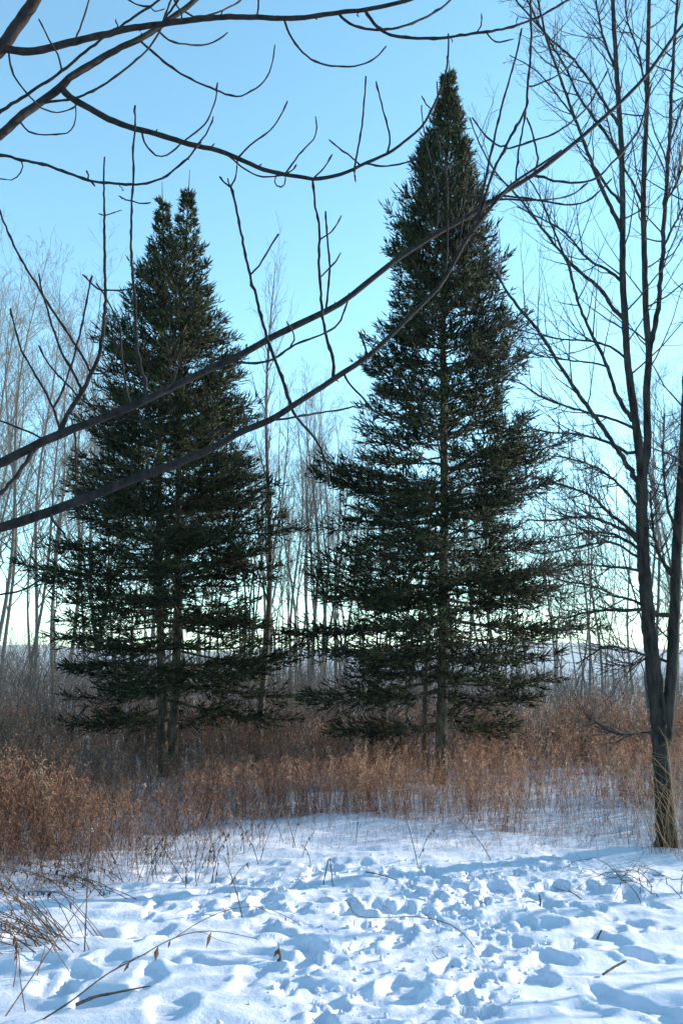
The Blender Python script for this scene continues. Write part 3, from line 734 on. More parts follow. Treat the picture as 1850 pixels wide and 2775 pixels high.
# --- maple standing beside the meadow, forked low
MD = 8.15
bx = at(1800, 2255, MD)[0]
rm = root('maple_tree', (bx, MD, 0), 'tall bare maple forked low near its base, rising from the snow edge of the meadow', 'maple')
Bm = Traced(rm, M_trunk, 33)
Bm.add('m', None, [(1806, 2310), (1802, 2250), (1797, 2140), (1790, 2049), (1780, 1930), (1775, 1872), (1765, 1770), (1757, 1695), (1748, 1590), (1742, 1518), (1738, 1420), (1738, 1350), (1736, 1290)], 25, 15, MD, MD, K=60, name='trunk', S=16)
Bm.add('s2', 'm', [(1795, 2080), (1803, 2000), (1810, 1931), (1818, 1830), (1822, 1754), (1828, 1620), (1833, 1488), (1842, 1350), (1852, 1200), (1860, 1000), (1868, 800), (1870, 500), (1880, 200)], 17, 8, None, 0.3, K=60, name='trunk', S=14)
rb = [
 ('l', 'm', [(1736, 1290), (1728, 1200), (1716, 1113), (1705, 1030), (1698, 965), (1692, 847), (1686, 759), (1686, 590), (1683, 413), (1674, 265), (1665, 118), (1658, -10), (1650, -160)], 12, 5.5, 0.1),
 ('r', 'm', [(1740, 1300), (1752, 1220), (1752, 1130), (1751, 1054), (1757, 965), (1752, 890), (1748, 818), (1745, 700), (1742, 531), (1751, 295), (1755, 120), (1758, -10), (1765, -170)], 11.5, 5, 0.25),
 ('r2', 'r', [(1757, 960), (1768, 900), (1780, 847), (1792, 700), (1798, 590), (1810, 413), (1822, 177), (1834, -10), (1845, -150)], 8, 4, 0.3),
 ('b1', 'm', [(1738, 1330), (1715, 1285), (1657, 1196), (1574, 1078), (1515, 989), (1456, 895), (1397, 824), (1338, 735), (1314, 700), (1273, 640), (1262, 610)], 8, 2.6, -0.5),
 ('b2', 'l', [(1720, 1145), (1710, 1137), (1674, 1078), (1645, 995), (1592, 883), (1562, 806), (1544, 735), (1527, 690), (1490, 600), (1455, 520), (1420, 470)], 6.5, 2, -0.4),
 ('b3', 'l', [(1690, 870), (1657, 830), (1621, 777), (1574, 741), (1533, 700), (1491, 649), (1415, 549), (1338, 460), (1290, 370), (1273, 319)], 6.5, 1.8, 0.4),
 ('b4', 'l', [(1685, 640), (1672, 600), (1633, 519), (1574, 366), (1515, 206), (1480, 106), (1456, 0), (1440, -60)], 6.5, 3, -0.3),
 ('b5', 'l', [(1681, 430), (1660, 390), (1574, 271), (1527, 177), (1456, 59), (1420, -20)], 5, 2.4, 0.3),
 ('b6', 'l', [(1676, 345), (1650, 300), (1609, 236), (1550, 159), (1491, 106), (1397, 0), (1360, -50)], 5, 2.4, 0.8),
 ('b7', 'l', [(1698, 970), (1657, 942), (1598, 924), (1515, 918), (1397, 892), (1355, 880)], 3.8, 1.6, -0.5),
 ('b8', 'b2', [(1640, 990), (1600, 982), (1574, 980), (1503, 971), (1426, 954), (1391, 936)], 3.2, 1.6, 0.3),
 ('b9', 'l', [(1716, 1165), (1662, 1137), (1603, 1122), (1515, 1095), (1456, 1072), (1421, 1045), (1385, 1030)], 4.6, 1.8, 0.5),
 ('b10', 'l', [(1730, 1235), (1700, 1225), (1650, 1201), (1574, 1178), (1491, 1172), (1438, 1160), (1400, 1140)], 5, 1.8, -0.6),
 ('b11', 'l', [(1688, 775), (1660, 740), (1590, 700), (1530, 630), (1460, 590), (1400, 560)], 4.6, 1.6, -0.6),
 ('b12', 'l', [(1686, 560), (1640, 500), (1600, 430), (1560, 330), (1510, 260), (1450, 190), (1380, 150)], 4.4, 1.6, 0.6),
 ('b13', 'l', [(1670, 200), (1640, 120), (1620, 40), (1610, -30)], 4.4, 2.4, 0.2),
 ('b14', 'r', [(1743, 560), (1710, 490), (1680, 440), (1650, 350), (1630, 250)], 4, 1.8, 0.5),
 ('b15', 'r', [(1751, 250), (1730, 150), (1700, 60), (1690, -30)], 4, 2.2, -0.3),
 ('b16', 'r2', [(1812, 390), (1830, 340), (1850, 280), (1880, 180)], 4, 2.2, 0.2),
 ('b17', 'r2', [(1800, 550), (1830, 500), (1860, 420)], 4, 2.2, -0.3),
 ('b18', 'r2', [(1795, 680), (1820, 620), (1850, 560), (1890, 480)], 4, 2.2, 0.4),
 ('c1', 'm', [(1735, 1485), (1715, 1455), (1698, 1441), (1633, 1412), (1574, 1400), (1485, 1412), (1430, 1408)], 6, 1.8, -0.4),
 ('c2', 'm', [(1737, 1470), (1700, 1430), (1650, 1390), (1600, 1345), (1540, 1320), (1470, 1300), (1420, 1285)], 6.5, 1.8, 0.5),
 ('c3', 'm', [(1740, 1500), (1690, 1460), (1640, 1445), (1570, 1445), (1500, 1460)], 5, 1.7, 0.7),
 ('c4', 's2', [(1818, 1680), (1790, 1668), (1751, 1652), (1692, 1653), (1621, 1654), (1574, 1662), (1530, 1675), (1480, 1668)], 7, 1.8, -0.5),
 ('c5', 'm', [(1745, 1545), (1700, 1540), (1640, 1535), (1580, 1530), (1520, 1540), (1470, 1555)], 4.6, 1.6, -0.7),
 ('c6', 'm', [(1750, 1650), (1720, 1630), (1670, 1615), (1610, 1590), (1560, 1580), (1500, 1570)], 4.6, 1.6, 0.4),
 ('c7', 's2', [(1822, 1800), (1800, 1790), (1751, 1777), (1692, 1760), (1640, 1752), (1600, 1775), (1560, 1800)], 4.6, 1.6, -0.3),
 ('c8', 'm', [(1750, 1780), (1720, 1800), (1690, 1805), (1640, 1790)], 3.2, 1.5, -0.2),
 ('c9', 'm', [(1785, 1975), (1740, 1985), (1700, 1990), (1660, 1985), (1620, 1960), (1590, 1945)], 3.4, 1.6, 0.2),
 ('c10', 'm', [(1740, 1400), (1700, 1340), (1650, 1290), (1600, 1260), (1530, 1240), (1470, 1235)], 5, 1.7, -0.9),
 ('c11', 's2', [(1832, 1560), (1800, 1530), (1775, 1470), (1765, 1400), (1762, 1330)], 6, 2.5, 0.2),
 ('c12', 's2', [(1836, 1450), (1815, 1400), (1800, 1320), (1795, 1230), (1800, 1120)], 5, 2, 0.3),
 ('c13', 's2', [(1840, 1380), (1860, 1330), (1880, 1250)], 5, 2, -0.2),
 ('c14', 'm', [(1742, 1520), (1710, 1500), (1660, 1470), (1600, 1475), (1530, 1490), (1450, 1500)], 4.4, 1.5, -0.9),
]
for row in rb:
    Bm.add(row[0], row[1], row[2], row[3], row[4], None, row[5], nodes=False)
rr = np.random.default_rng(5)
tw = []
keep = [k for k in Bm.B if k not in ('m',)]
P0 = np.array([smooth_line(Bm.B[k]['P'], 24) for k in keep])
R0 = np.array([np.interp(np.linspace(0, 1, 24), np.linspace(0, 1, len(Bm.B[k]['rad'])), Bm.B[k]['rad']) for k in keep])
is_low = np.array([k[0] == 'c' for k in keep])
is_stem = np.array([k in ('s2', 'l', 'r', 'r2') for k in keep])
def both(*a): return a
q1, r1 = spawn(rr, P0[~is_stem], R0[~is_stem], 14, 0.22, 0.99, (25, 65), length=(0.3, 0.95), shrink=0.45, up=0.4, K=7, rf=0.6, rmax=0.007, wob=0.009, rtip=0.0016)
q2, r2 = spawn(rr, P0[is_stem], R0[is_stem], 22, 0.15, 0.99, (35, 65), length=(0.5, 1.4), shrink=0.3, up=0.35, K=7, rf=0.5, rmax=0.009, wob=0.009, rtip=0.0016)
q3, r3 = spawn(rr, np.r_[q1, q2], np.r_[r1, r2], 4, 0.2, 0.98, (30, 65), lenf=(0.25, 0.5), shrink=0.4, up=0.3, K=5, rf=0.6, rmax=0.004, rtip=0.0013)
q4, r4 = spawn(rr, q3, r3, 2, 0.3, 0.95, (30, 60), lenf=(0.2, 0.45), shrink=0.3, up=0.25, K=3, rf=0.7, rtip=0.0011)
q5, r5 = spawn(rr, P0[is_low], R0[is_low], 16, 0.25, 0.99, (30, 75), length=(0.2, 0.7), shrink=0.4, up=0.15, K=6, rf=0.6, rmax=0.006, wob=0.035, rtip=0.0016)
q6, r6 = spawn(rr, q5, r5, 5, 0.2, 0.98, (30, 70), lenf=(0.3, 0.55), shrink=0.4, up=0.15, K=4, rf=0.7, rmax=0.004, rtip=0.0013)
V, F, _ = join([tubes(q1, r1, 4), tubes(q2, r2, 4), tubes(q3, r3, 3), tubes(q4, r4, 3), tubes(q5, r5, 4), tubes(q6, r6, 3)])
obj('twigs', mesh('twigs', V, F, M_twig), rm, kind='stuff')
print('maples', round(time.time() - T0, 1))

# ------------------------------------------------------------------ far bare trees
def tree_meshes(seed, H=10.0, spread=(0.16, 0.3), n1=16, n2=8, n3=6, r0=0.042, low=0.18, upl=0.35, ang=(28, 52), stems=1, twig=0.0024):
    r = np.random.default_rng(seed)
    K = 18
    Ps, Rs = [], []
    for s in range(stems):
        t = np.linspace(0, 1, K)
        a = r.uniform(0, 6.28); lean = (0.05 if stems == 1 else 0.16) * H * r.uniform(0.3, 1)
        h = H * (1 if s == 0 else r.uniform(0.7, 0.95))
        P = np.stack([lean * math.cos(a) * t ** 1.3 + 0.012 * H * np.sin(t * 8 + a), lean * math.sin(a) * t ** 1.3 + 0.012 * H * np.cos(t * 7 + a), h * t - 0.1], -1)
        Ps.append(P); Rs.append(r0 * (1 - t) ** 0.9 * (1 if s == 0 else 0.75) + 0.005)
    Ps, Rs = np.array(Ps), np.array(Rs)
    Rs[:, 0] *= 1.35
    tV, tF = tubes(Ps, Rs, 8)
    a1, b1 = spawn(r, Ps, Rs, n1, low, 0.97, ang, length=(spread[0] * H, spread[1] * H), shrink=0.55, up=upl, K=8, rf=0.5, rmax=0.03, wob=0.015, rtip=twig)
    a2, b2 = spawn(r, a1, b1, n2, 0.2, 0.98, (25, 55), lenf=(0.3, 0.55), shrink=0.45, up=0.3, K=5, rf=0.6, rtip=twig)
    a3, b3 = spawn(r, a2, b2, n3, 0.2, 0.98, (25, 60), lenf=(0.3, 0.6), shrink=0.35, up=0.25, K=4, rf=0.7, rtip=twig)
    a4, b4 = spawn(r, Ps, Rs, 14, 0.6, 0.99, (20, 45), length=(0.05 * H, 0.12 * H), shrink=0.3, up=0.3, K=5, rf=0.6, rmax=0.012, rtip=twig)
    cV, cF, _ = join([tubes(a1, b1, 4), tubes(a2, b2, 3), tubes(a3, b3, 3), tubes(a4, b4, 3)])
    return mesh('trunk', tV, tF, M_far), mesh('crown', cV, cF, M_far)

protos = [tree_meshes(101, n1=18), tree_meshes(102, n1=22, spread=(0.18, 0.34), ang=(30, 55)), tree_meshes(103, n1=12, spread=(0.12, 0.22), low=0.4, ang=(22, 42)),
          tree_meshes(104, n1=12, stems=2, spread=(0.14, 0.26), low=0.3), tree_meshes(105, n1=10, spread=(0.08, 0.18), low=0.5, r0=0.055, ang=(20, 40)), tree_meshes(106, n1=20, spread=(0.2, 0.36), ang=(35, 60), upl=0.2)]
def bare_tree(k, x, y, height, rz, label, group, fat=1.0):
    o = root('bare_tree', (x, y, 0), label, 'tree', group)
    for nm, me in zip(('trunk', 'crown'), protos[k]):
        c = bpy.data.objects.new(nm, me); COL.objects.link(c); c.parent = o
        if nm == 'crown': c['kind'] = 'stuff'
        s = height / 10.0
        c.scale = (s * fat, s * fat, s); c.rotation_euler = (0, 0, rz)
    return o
fr = np.random.default_rng(77)
groups = [
 ('trees beyond the double-trunked spruce and the brushy edge', 'tall grey leafless tree in the wood at the outer side of the double-trunked spruce', -190, 300, 15, (19, 40), (620, 1000), (0, 1, 5, 3)),
 ('trees behind the double-trunked spruce', 'grey leafless tree half hidden behind the double-trunked spruce', 300, 620, 12, (22, 42), (900, 1200), (0, 1, 2, 3)),
 ('trees in the gap between the spruces', 'slim grey leafless tree in the wood between the two spruces', 630, 930, 27, (21, 50), (950, 1250), (2, 3, 4, 4)),
 ('trees behind the single-trunked spruce', 'grey leafless tree half hidden behind the tall narrow-topped spruce', 930, 1400, 26, (22, 46), (1080, 1330), (2, 3, 4, 0)),
 ('trees between the tall spruce and the forked maple', 'small grey leafless tree between the tall spruce and the forked maple', 1400, 1720, 16, (26, 55), (1120, 1500), (0, 2, 3, 4)),
 ('trees behind the forked maple', 'dense dark leafless tree just behind the forked maple', 1760, 1990, 9, (13, 22), (930, 1150), (1, 5, 0, 3)),
]
for gname, lab, u0, u1, n, dr, vr, ks in groups:
    for i in range(n):
        u = u0 + (u1 - u0) * (i + fr.random()) / n
        D = fr.uniform(*dr)
        v = fr.uniform(*vr) + (D - dr[0]) / (dr[1] - dr[0]) * 120
        top = at(u, v, D); b = at(u, 1900, D)
        bare_tree(ks[int(fr.integers(len(ks)))], float(b[0]), D, float(top[2]), fr.uniform(0, 6.28), lab, gname, fr.uniform(0.8, 1.15))
# a nearer sapling between the spruces with its own look
protos.append(tree_meshes(120, n1=26, spread=(0.1, 0.2), low=0.3, r0=0.085, ang=(18, 34), upl=0.3, n2=5, n3=3))
sx = at(708, 2060, 13.2)[0]
bare_tree(6, float(sx), 13.2, float(at(700, 690, 13.2)[2]), 0.4, 'thin dark sapling with upright twigs beside the double-trunked spruce', 'saplings near the spruces', 0.8)
# edge trees beyond the frame whose shade falls on the snow
for i, (x, y, h, k) in enumerate([(5.6, 6.6, 5.5, 5), (6.6, 8.4, 6.5, 1), (7.8, 7.0, 6.5, 5), (9.4, 8.0, 8, 0), (6.8, 5.6, 6, 0), (9.0, 6.2, 7.5, 1)]):
    bare_tree(k, x, y, h, i * 1.3, 'leafless edge tree shading the trodden snow, past the forked maple', 'edge trees past the forked maple')

def spruce_copy(src, x, y, rz, sc, label, group):
    o = root('spruce_tree', (x, y, 0), label, 'spruce', group)
    o.rotation_euler = (0, 0, rz); o.scale = (sc, sc, sc)
    for ch in list(src.children):
        c = ch.copy(); COL.objects.link(c); c.parent = o
    return o
for i, (x, y, sc) in enumerate([(-9.5, -1.5, 1.05), (-6, -7, 1.15), (0.5, -9, 1.2), (6.5, -6.5, 1.15), (10, -1.5, 1.05), (-11.5, 3.2, 1.0)]):  # ring of spruces out of view, added to dim the sky light on the snow
    spruce_copy((rt, rt2)[i % 2], x, y, i * 1.7, sc, 'dark unseen spruce added outside the view to cut the sky light on the snow', 'unseen spruces added to cut the sky light')

# ------------------------------------------------------------------ brush thicket behind the meadow
def thicket():
    r = np.random.default_rng(9)
    n = 2200
    u = r.uniform(-250, 2100, n); D = 13.5 + 26 * r.random(n) ** 1.3
    xy = at(u, 1800, D)
    hv = np.interp(u, [-250, 150, 420, 700, 1000, 1400, 1560, 1850, 2100], [1.5, 1.4, 1.15, 1.2, 1.1, 0.95, 0.8, 0.85, 1.0])
    Hh = hv * r.uniform(0.5, 1.25, n) * (1 + 0.02 * (D - 13.5))
    K = 6
    t = np.linspace(0, 1, K)
    a = r.uniform(0, 6.28, n); lean = Hh * r.uniform(0.02, 0.4, n)
    P = np.stack([xy[:, :1] + (lean * np.cos(a))[:, None] * t ** 1.4, D[:, None] + (lean * np.sin(a))[:, None] * t ** 1.4, Hh[:, None] * t - 0.05], -1)
    P[:, 1:] += r.normal(size=(n, K - 1, 3)) * 0.03
    rad = (0.005 + 0.006 * r.random(n))[:, None] * (1 - t) + 0.0036
    a1, b1 = spawn(r, P, rad, 6, 0.1, 0.98, (20, 55), lenf=(0.3, 0.6), shrink=0.4, up=0.2, K=4, rf=0.8, rtip=0.0028)
    a2, b2 = spawn(r, a1, b1, 3, 0.2, 0.98, (25, 60), lenf=(0.3, 0.6), shrink=0.3, up=0.15, K=3, rf=0.9, rtip=0.0026)
    V, F, _ = join([tubes(P[:, ::2], rad[:, ::2], 3), tubes(a1[:, ::3], b1[:, ::3], 3), tubes(a2[:, ::2], b2[:, ::2], 3)])
    return mesh('brush_thicket', V, F, M_brush)
obj('brush_thicket', thicket(), kind='stuff', label='dense grey leafless brush along the foot of the wood', cat='brush')
print('woods', round(time.time() - T0, 1))

# ------------------------------------------------------------------ dry meadow
def stalk_templates(n, seed):
    """unit-high dead goldenrod stalks: stem ribbon, hanging leaves, plume; triangles only"""
    r = np.random.default_rng(seed)
    out = []
    for k in range(n):
        tri = []
        bend = r.uniform(-0.25, 0.25, 2) * (1 if k % 3 else 1.8)
        def p(t): return np.array([bend[0] * t * t, bend[1] * t * t, t * (1 - 0.12 * t * (abs(bend).sum()))])
        wds = 0.0036
        ts = np.linspace(0, 1, 3)
        for ax in (np.array([1.0, 0, 0]), np.array([0, 1.0, 0])):
            for a, b in zip(ts[:-1], ts[1:]):
                w0, w1 = wds * (1 - 0.6 * a), wds * (1 - 0.6 * b)
                q = [p(a) - ax * w0, p(a) + ax * w0, p(b) + ax * w1, p(b) - ax * w1]
                tri += [(q[0], q[1], q[2], 0.5), (q[0], q[2], q[3], 0.5)]
        for j in range(14 + k % 6):
            t = r.uniform(0.06, 0.95); az = r.uniform(0, 6.28); L = r.uniform(0.04, 0.11) * (1.2 - 0.5 * t)
            d = np.array([math.cos(az), math.sin(az), r.uniform(-1.6, 0.9)]); d /= np.linalg.norm(d)
            s = np.cross(d, r.normal(size=3)); s = s / np.linalg.norm(s) * r.uniform(0.003, 0.0075)
            c = p(t); m = c + d * L * 0.5 + s; m2 = c + d * L * 0.5 - s; e = c + d * L + np.array([0, 0, -0.25 * L])
            tri += [(c, m, m2, 1.0), (m, e, m2, 1.0)]
        if k % 4:
            for j in range(16):
                t = r.uniform(0.8, 1.03); az = r.uniform(0, 6.28)
                o = np.array([math.cos(az), math.sin(az), 0]) * r.uniform(0, 0.06) * (1.12 - t) * 5
                c = p(min(t, 1.0)) + o + np.array([0, 0, r.uniform(-0.02, 0.04)])
                v = r.normal(size=(3, 3)) * 0.0075
                tri.append((c + v[0], c + v[1], c + v[2], 1.0))
        V = np.array([q for t in tri for q in t[:3]]); C = np.repeat(np.array([t[3] for t in tri]), 3)
        out.append((V, C))
    return out
TEMPL = stalk_templates(12, 4)
PAL = 1.15 * np.array([(0.26, 0.13, 0.088), (0.31, 0.17, 0.115), (0.19, 0.105, 0.075), (0.37, 0.25, 0.17), (0.11, 0.07, 0.055), (0.44, 0.33, 0.24), (0.25, 0.165, 0.135)])
def plant_field(x, y, h, rnd, pal_w, lean=0.16):
    parts = []
    n = len(x)
    kk = rnd.integers(len(TEMPL), size=n)
    z = gz(x, y) - 0.02
    ci = rnd.choice(len(PAL), p=pal_w, size=n)
    for k, (V, C) in enumerate(TEMPL):
        s = kk == k
        m = s.sum()
        if not m: continue
        a = rnd.uniform(0, 6.28, m); ca, sa = np.cos(a)[:, None], np.sin(a)[:, None]
        hs = h[s][:, None]
        X = V[None, :, 0] * ca - V[None, :, 1] * sa; Y = V[None, :, 0] * sa + V[None, :, 1] * ca; Z = np.broadcast_to(V[None, :, 2], X.shape)
        lx = rnd.normal(size=(m, 1)) * lean; ly = rnd.normal(size=(m, 1)) * lean
        P = np.stack([x[s][:, None] + hs * (X + lx * Z), y[s][:, None] + hs * (Y + ly * Z), z[s][:, None] + hs * Z], -1).reshape(-1, 3)
        col = PAL[ci[s]] * rnd.uniform(0.75, 1.3, (m, 1))
        CC = (col[:, None, :] * C[None, :, None]).reshape(-1, 3)
        parts.append((P, np.arange(len(P)).reshape(-1, 3), CC))
    return join(parts)
EU = [-400, 0, 200, 360, 470, 560, 700, 1000, 1250, 1400, 1560, 1700, 1850, 2300]
EV = [2440, 2362, 2338, 2310, 2280, 2262, 2236, 2230, 2248, 2262, 2250, 2262, 2285, 2310]
def front(u):
    e = np.interp(u, EU, EV)
    return ground_at(u, e)[1]
mr_ = np.random.default_rng(15)
n = 16500
u = mr_.uniform(-350, 2200, n); f0 = front(u)
D = f0 + (17.0 - f0) * mr_.random(n) ** 1.45
x = at(u, 1800, D)[:, 0]
pat = fbm(x * 0.8, D * 0.8, 55, 3)
keep_ = mr_.random(n) < np.clip(0.95 + pat * 1.0, 0.4, 1)
# thin near the forked maple, where the snow shows through
thin = (u > 1380) & (D < 9.7)
keep_ &= ~(thin & (mr_.random(n) < 0.2))
u, D, x, pat = u[keep_], D[keep_], x[keep_], pat[keep_]
hh = np.interp(u, [-350, 250, 600, 1100, 1500, 2200], [1.0, 0.95, 0.8, 0.72, 0.74, 0.85]) * mr_.uniform(0.6, 1.12, len(u)) * (1 + 0.25 * pat)
low_ = np.clip(0.46 + 0.055 * (D - 9), 0.4, 0.75) * mr_.uniform(0.65, 1.3, len(u)) * (1 + 0.3 * pat)
mixw = np.clip((u - 60) / 270, 0, 1)
hh = hh * (1 - mixw) + low_ * mixw
hh *= np.where((np.abs(u - 450) < 70) & (D < 12.6) | (np.abs(u - 1175) < 70) & (D < 11.8), 0.8, 1.0)
g1 = plant_field(x, D, hh, mr_, [0.24, 0.22, 0.16, 0.14, 0.1, 0.06, 0.08])
# sparse fringe of short stems and bent stubble standing in the snow before the meadow
n = 2400
u = mr_.uniform(-250, 2050, n); f0 = front(u)
wdt = np.interp(u, [-250, 300, 560, 700, 1050, 1250, 1850], [0.7, 1.0, 1.5, 1.2, 1.3, 1.0, 0.5])
D = f0 - wdt * mr_.random(n) ** 1.6
D = np.maximum(D, ground_at(925, 2420)[1])
x = at(u, 2200, D)[:, 0]
hh = mr_.uniform(0.06, 0.42, n) * np.interp(u, [-250, 500, 900, 2000], [1.4, 1.2, 0.6, 0.7])
g2 = plant_field(x, D, hh, mr_, [0.2, 0.12, 0.3, 0.08, 0.25, 0.03, 0.02], 0.4)
V, F, C = join([g1, g2])
obj('dry_meadow', mesh('dry_meadow', V, F, M_dry, C, smooth=False), kind='stuff', label='tall russet dead goldenrod and grass of the meadow around the spruces', cat='dry grass')
print('meadow', len(F), round(time.time() - T0, 1))

# ------------------------------------------------------------------ single weeds, sticks and brambles on the snow
wr = np.random.default_rng(25)
def stem_thing(name, label, cat, group, px_base, pts, r0, r1, mat, leaves=0, leafc=(0.16, 0.09, 0.06), twigs=0, lf=0.05):
    """pts: metres relative to the base on the snow (x right, y away, z up)"""
    bx_, by_ = ground_at(*px_base)
    bz = float(gz(bx_, by_))
    o = root(name, (bx_, by_, bz), label, cat, group)
    base = np.array([bx_, by_, bz])
    P = smooth_line(np.array(pts, float) + base, 22)
    t = np.linspace(0, 1, 22)
    rad = r0 + (r1 - r0) * t
    rad[4::5] *= 1.25
    V, F = tubes(P[None], rad[None], 6)
    stem = obj('stem', mesh('stem', V, F, mat), o)
    for k in range(twigs):
        q, rr_ = spawn(wr, P[None], rad[None], 1, 0.3, 0.98, (25, 60), lenf=(0.15, 0.4), shrink=0.5, up=0.05, K=6, rf=0.7, rtip=0.0008)
        V, F = tubes(q, rr_, 4)
        obj('side_twig', mesh('side_twig', V, F, mat), stem)
    for k in range(leaves):
        s = wr.uniform(0.35, 1.0); c = np.array([np.interp(s, t, P[:, i]) for i in range(3)])
        L = lf * wr.uniform(0.5, 1.2)
        d = np.array([wr.normal() * 0.4, wr.normal() * 0.4, -1.0]); d /= np.linalg.norm(d)
        sd_ = np.cross(d, wr.normal(size=3)); sd_ = sd_ / np.linalg.norm(sd_) * L * 0.16
        nn = np.cross(d, sd_ / np.linalg.norm(sd_)) * L * 0.1
        V = np.array([c, c + d * L * 0.4 + sd_ + nn, c + d * L, c + d * L * 0.4 - sd_ + nn, c + d * L * 0.45 - nn])
        F = np.array([[0, 1, 4], [1, 2, 4], [2, 3, 4], [3, 0, 4]])
        obj('dead_leaf', mesh('dead_leaf', V, F, M_dry, np.array(leafc) * wr.uniform(0.7, 1.4)), stem)
    return o
G = 'dead stalks bent over the snow'
ab = np.array([*ground_at(100, 2795), 0.0]); ab[2] = float(gz(ab[0], ab[1]))
arch = [at(u_, v_, d_) - ab for u_, v_, d_ in [(195, 2712, 4.0), (290, 2640, 4.1), (377, 2594, 4.25), (450, 2552, 4.4), (520, 2527, 4.5), (600, 2525, 4.55), (700, 2545, 4.65)]]
stem_thing('bent_stalk', 'long dark stalk arching low from the snow with two hanging brown leaves', 'stalk', None, (100, 2795), [(0, 0, -0.03)] + [tuple(p_) for p_ in arch], 0.0042, 0.0013, M_stick, leaves=4, twigs=2, lf=0.07)
stem_thing('weed_stalk', 'tall straight thin weed stem standing upright beside the fallen stalk heap', 'stalk', None, (228, 2613), [(0, 0, -0.02), (0.0, 0.0, 0.25), (-0.005, 0.01, 0.55), (-0.01, 0.0, 0.72)], 0.004, 0.002, M_stick, leaves=3, twigs=1, lf=0.03)
stem_thing('fallen_stick', 'short dark stick with a thin tip lying on smooth snow near the arching stalk', 'stick', None, (205, 2760), [(0, 0, 0.02), (0.07, 0.05, 0.035), (0.14, 0.08, 0.04), (0.26, 0.12, 0.05), (0.31, 0.13, 0.055)], 0.008, 0.0025, M_stick)
stem_thing('fallen_stick', 'short straight dark stick lying alone on the open snow past the tracks', 'stick', None, (1633, 2655), [(0, 0, 0.012), (0.08, 0.06, 0.03), (0.155, 0.115, 0.04)], 0.006, 0.005, M_stick)
stem_thing('fallen_stick', 'tiny dark stub of stick poking out of the snow beyond the longer stick', 'stick', None, (1611, 2528), [(0, 0, -0.02), (0.025, 0.01, 0.02), (0.045, 0.02, 0.045)], 0.006, 0.005, M_stick)
stem_thing('bent_twig', 'thin curved dark twig trailing over the kicked-up snow of the track', 'twig', None, (1302, 2605), [(0, 0, 0.02), (-0.05, 0.14, 0.08), (-0.15, 0.28, 0.12), (-0.32, 0.4, 0.12), (-0.52, 0.46, 0.1), (-0.66, 0.58, 0.08), (-0.7, 0.75, 0.12), (-0.66, 0.98, 0.16)], 0.0026, 0.0012, M_stick, twigs=4)
stem_thing('bent_twig', 'small looping pale twig half buried in the snow beside the track', 'twig', None, (1228, 2612), [(0, 0, 0.0), (-0.07, 0.05, 0.02), (-0.1, 0.12, 0.04), (-0.08, 0.17, 0.05), (-0.04, 0.18, 0.05)], 0.0025, 0.0012, M_reed, twigs=1)
stem_thing('weed_stalk', 'pair of crossed dark straws standing like a narrow tent in the trodden snow', 'stalk', None, (875, 2396), [(0, 0, -0.01), (0.02, 0, 0.09), (0.045, 0, 0.19), (0.06, -0.0, 0.1), (0.07, 0, -0.01)], 0.004, 0.004, M_stick, twigs=1)
stem_thing('weed_stalk', 'slanting thin dead stem leaning over the snow near the bright drift edge', 'stalk', None, (660, 2492), [(0, 0, -0.02), (-0.04, 0.03, 0.12), (-0.09, 0.05, 0.26), (-0.14, 0.06, 0.37)], 0.004, 0.0018, M_stick, twigs=2)
stem_thing('bent_stalk', 'broken pale straw bent into an angle on the smooth snow', 'stalk', None, (98, 2685), [(0, 0, -0.01), (0.02, 0.02, 0.09), (0.04, 0.03, 0.18), (0.09, 0.02, 0.1), (0.16, 0.0, 0.02)], 0.0028, 0.002, M_reed)
stem_thing('bent_stalk', 'long pale straw leaning across the smooth snow, crossing a thinner one', 'stalk', None, (10, 2780), [(0, 0, -0.01), (0.1, 0.12, 0.16), (0.2, 0.24, 0.33), (0.29, 0.34, 0.46)], 0.0032, 0.002, M_reed)
stem_thing('bent_stalk', 'thin pale straw leaning the other way across the longer straw', 'stalk', None, (70, 2760), [(0, 0, -0.01), (-0.05, 0.05, 0.12), (-0.09, 0.1, 0.26), (-0.16, 0.14, 0.36)], 0.0026, 0.0018, M_reed, leaves=5, lf=0.05)
stem_thing('weed_stalk', 'curled dead weed with small dark seed heads in the smooth snow', 'stalk', None, (35, 2710), [(0, 0, -0.01), (0.01, 0.0, 0.12), (-0.02, 0.02, 0.22), (-0.06, 0.02, 0.26), (-0.09, 0.0, 0.2)], 0.003, 0.0016, M_reed, leaves=8, twigs=3, lf=0.035)
stem_thing('weed_stalk', 'dead leaf cluster standing in a deep footprint hollow', 'stalk', None, (760, 2628), [(0, 0, -0.02), (0.0, 0.0, 0.03), (-0.01, 0.01, 0.06), (-0.015, 0.01, 0.085)], 0.003, 0.002, M_reed, leaves=5, lf=0.06)
stem_thing('bent_stalk', 'thin arched straw with fine tip lying across the clean drift', 'stalk', None, (478, 2560), [(0, 0, 0.01), (0.12, 0.12, 0.06), (0.28, 0.22, 0.1), (0.46, 0.26, 0.1), (0.62, 0.24, 0.05), (0.7, 0.22, 0.01)], 0.0028, 0.0014, M_reed, leaves=3, twigs=2, lf=0.03)
stem_thing('fallen_stick', 'dark thin straw lying straight on the shaded snow before the meadow', 'stick', None, (990, 2372), [(0, 0, 0.03), (0.1, -0.08, 0.03), (0.22, -0.2, 0.02)], 0.004, 0.003, M_stick)
stem_thing('weed_stalk', 'slanting dark stem standing where the shade meets the sunlit snow', 'stalk', None, (1132, 2342), [(0, 0, -0.01), (-0.02, 0.02, 0.1), (-0.06, 0.05, 0.26), (-0.1, 0.07, 0.42)], 0.004, 0.002, M_stick, twigs=1)
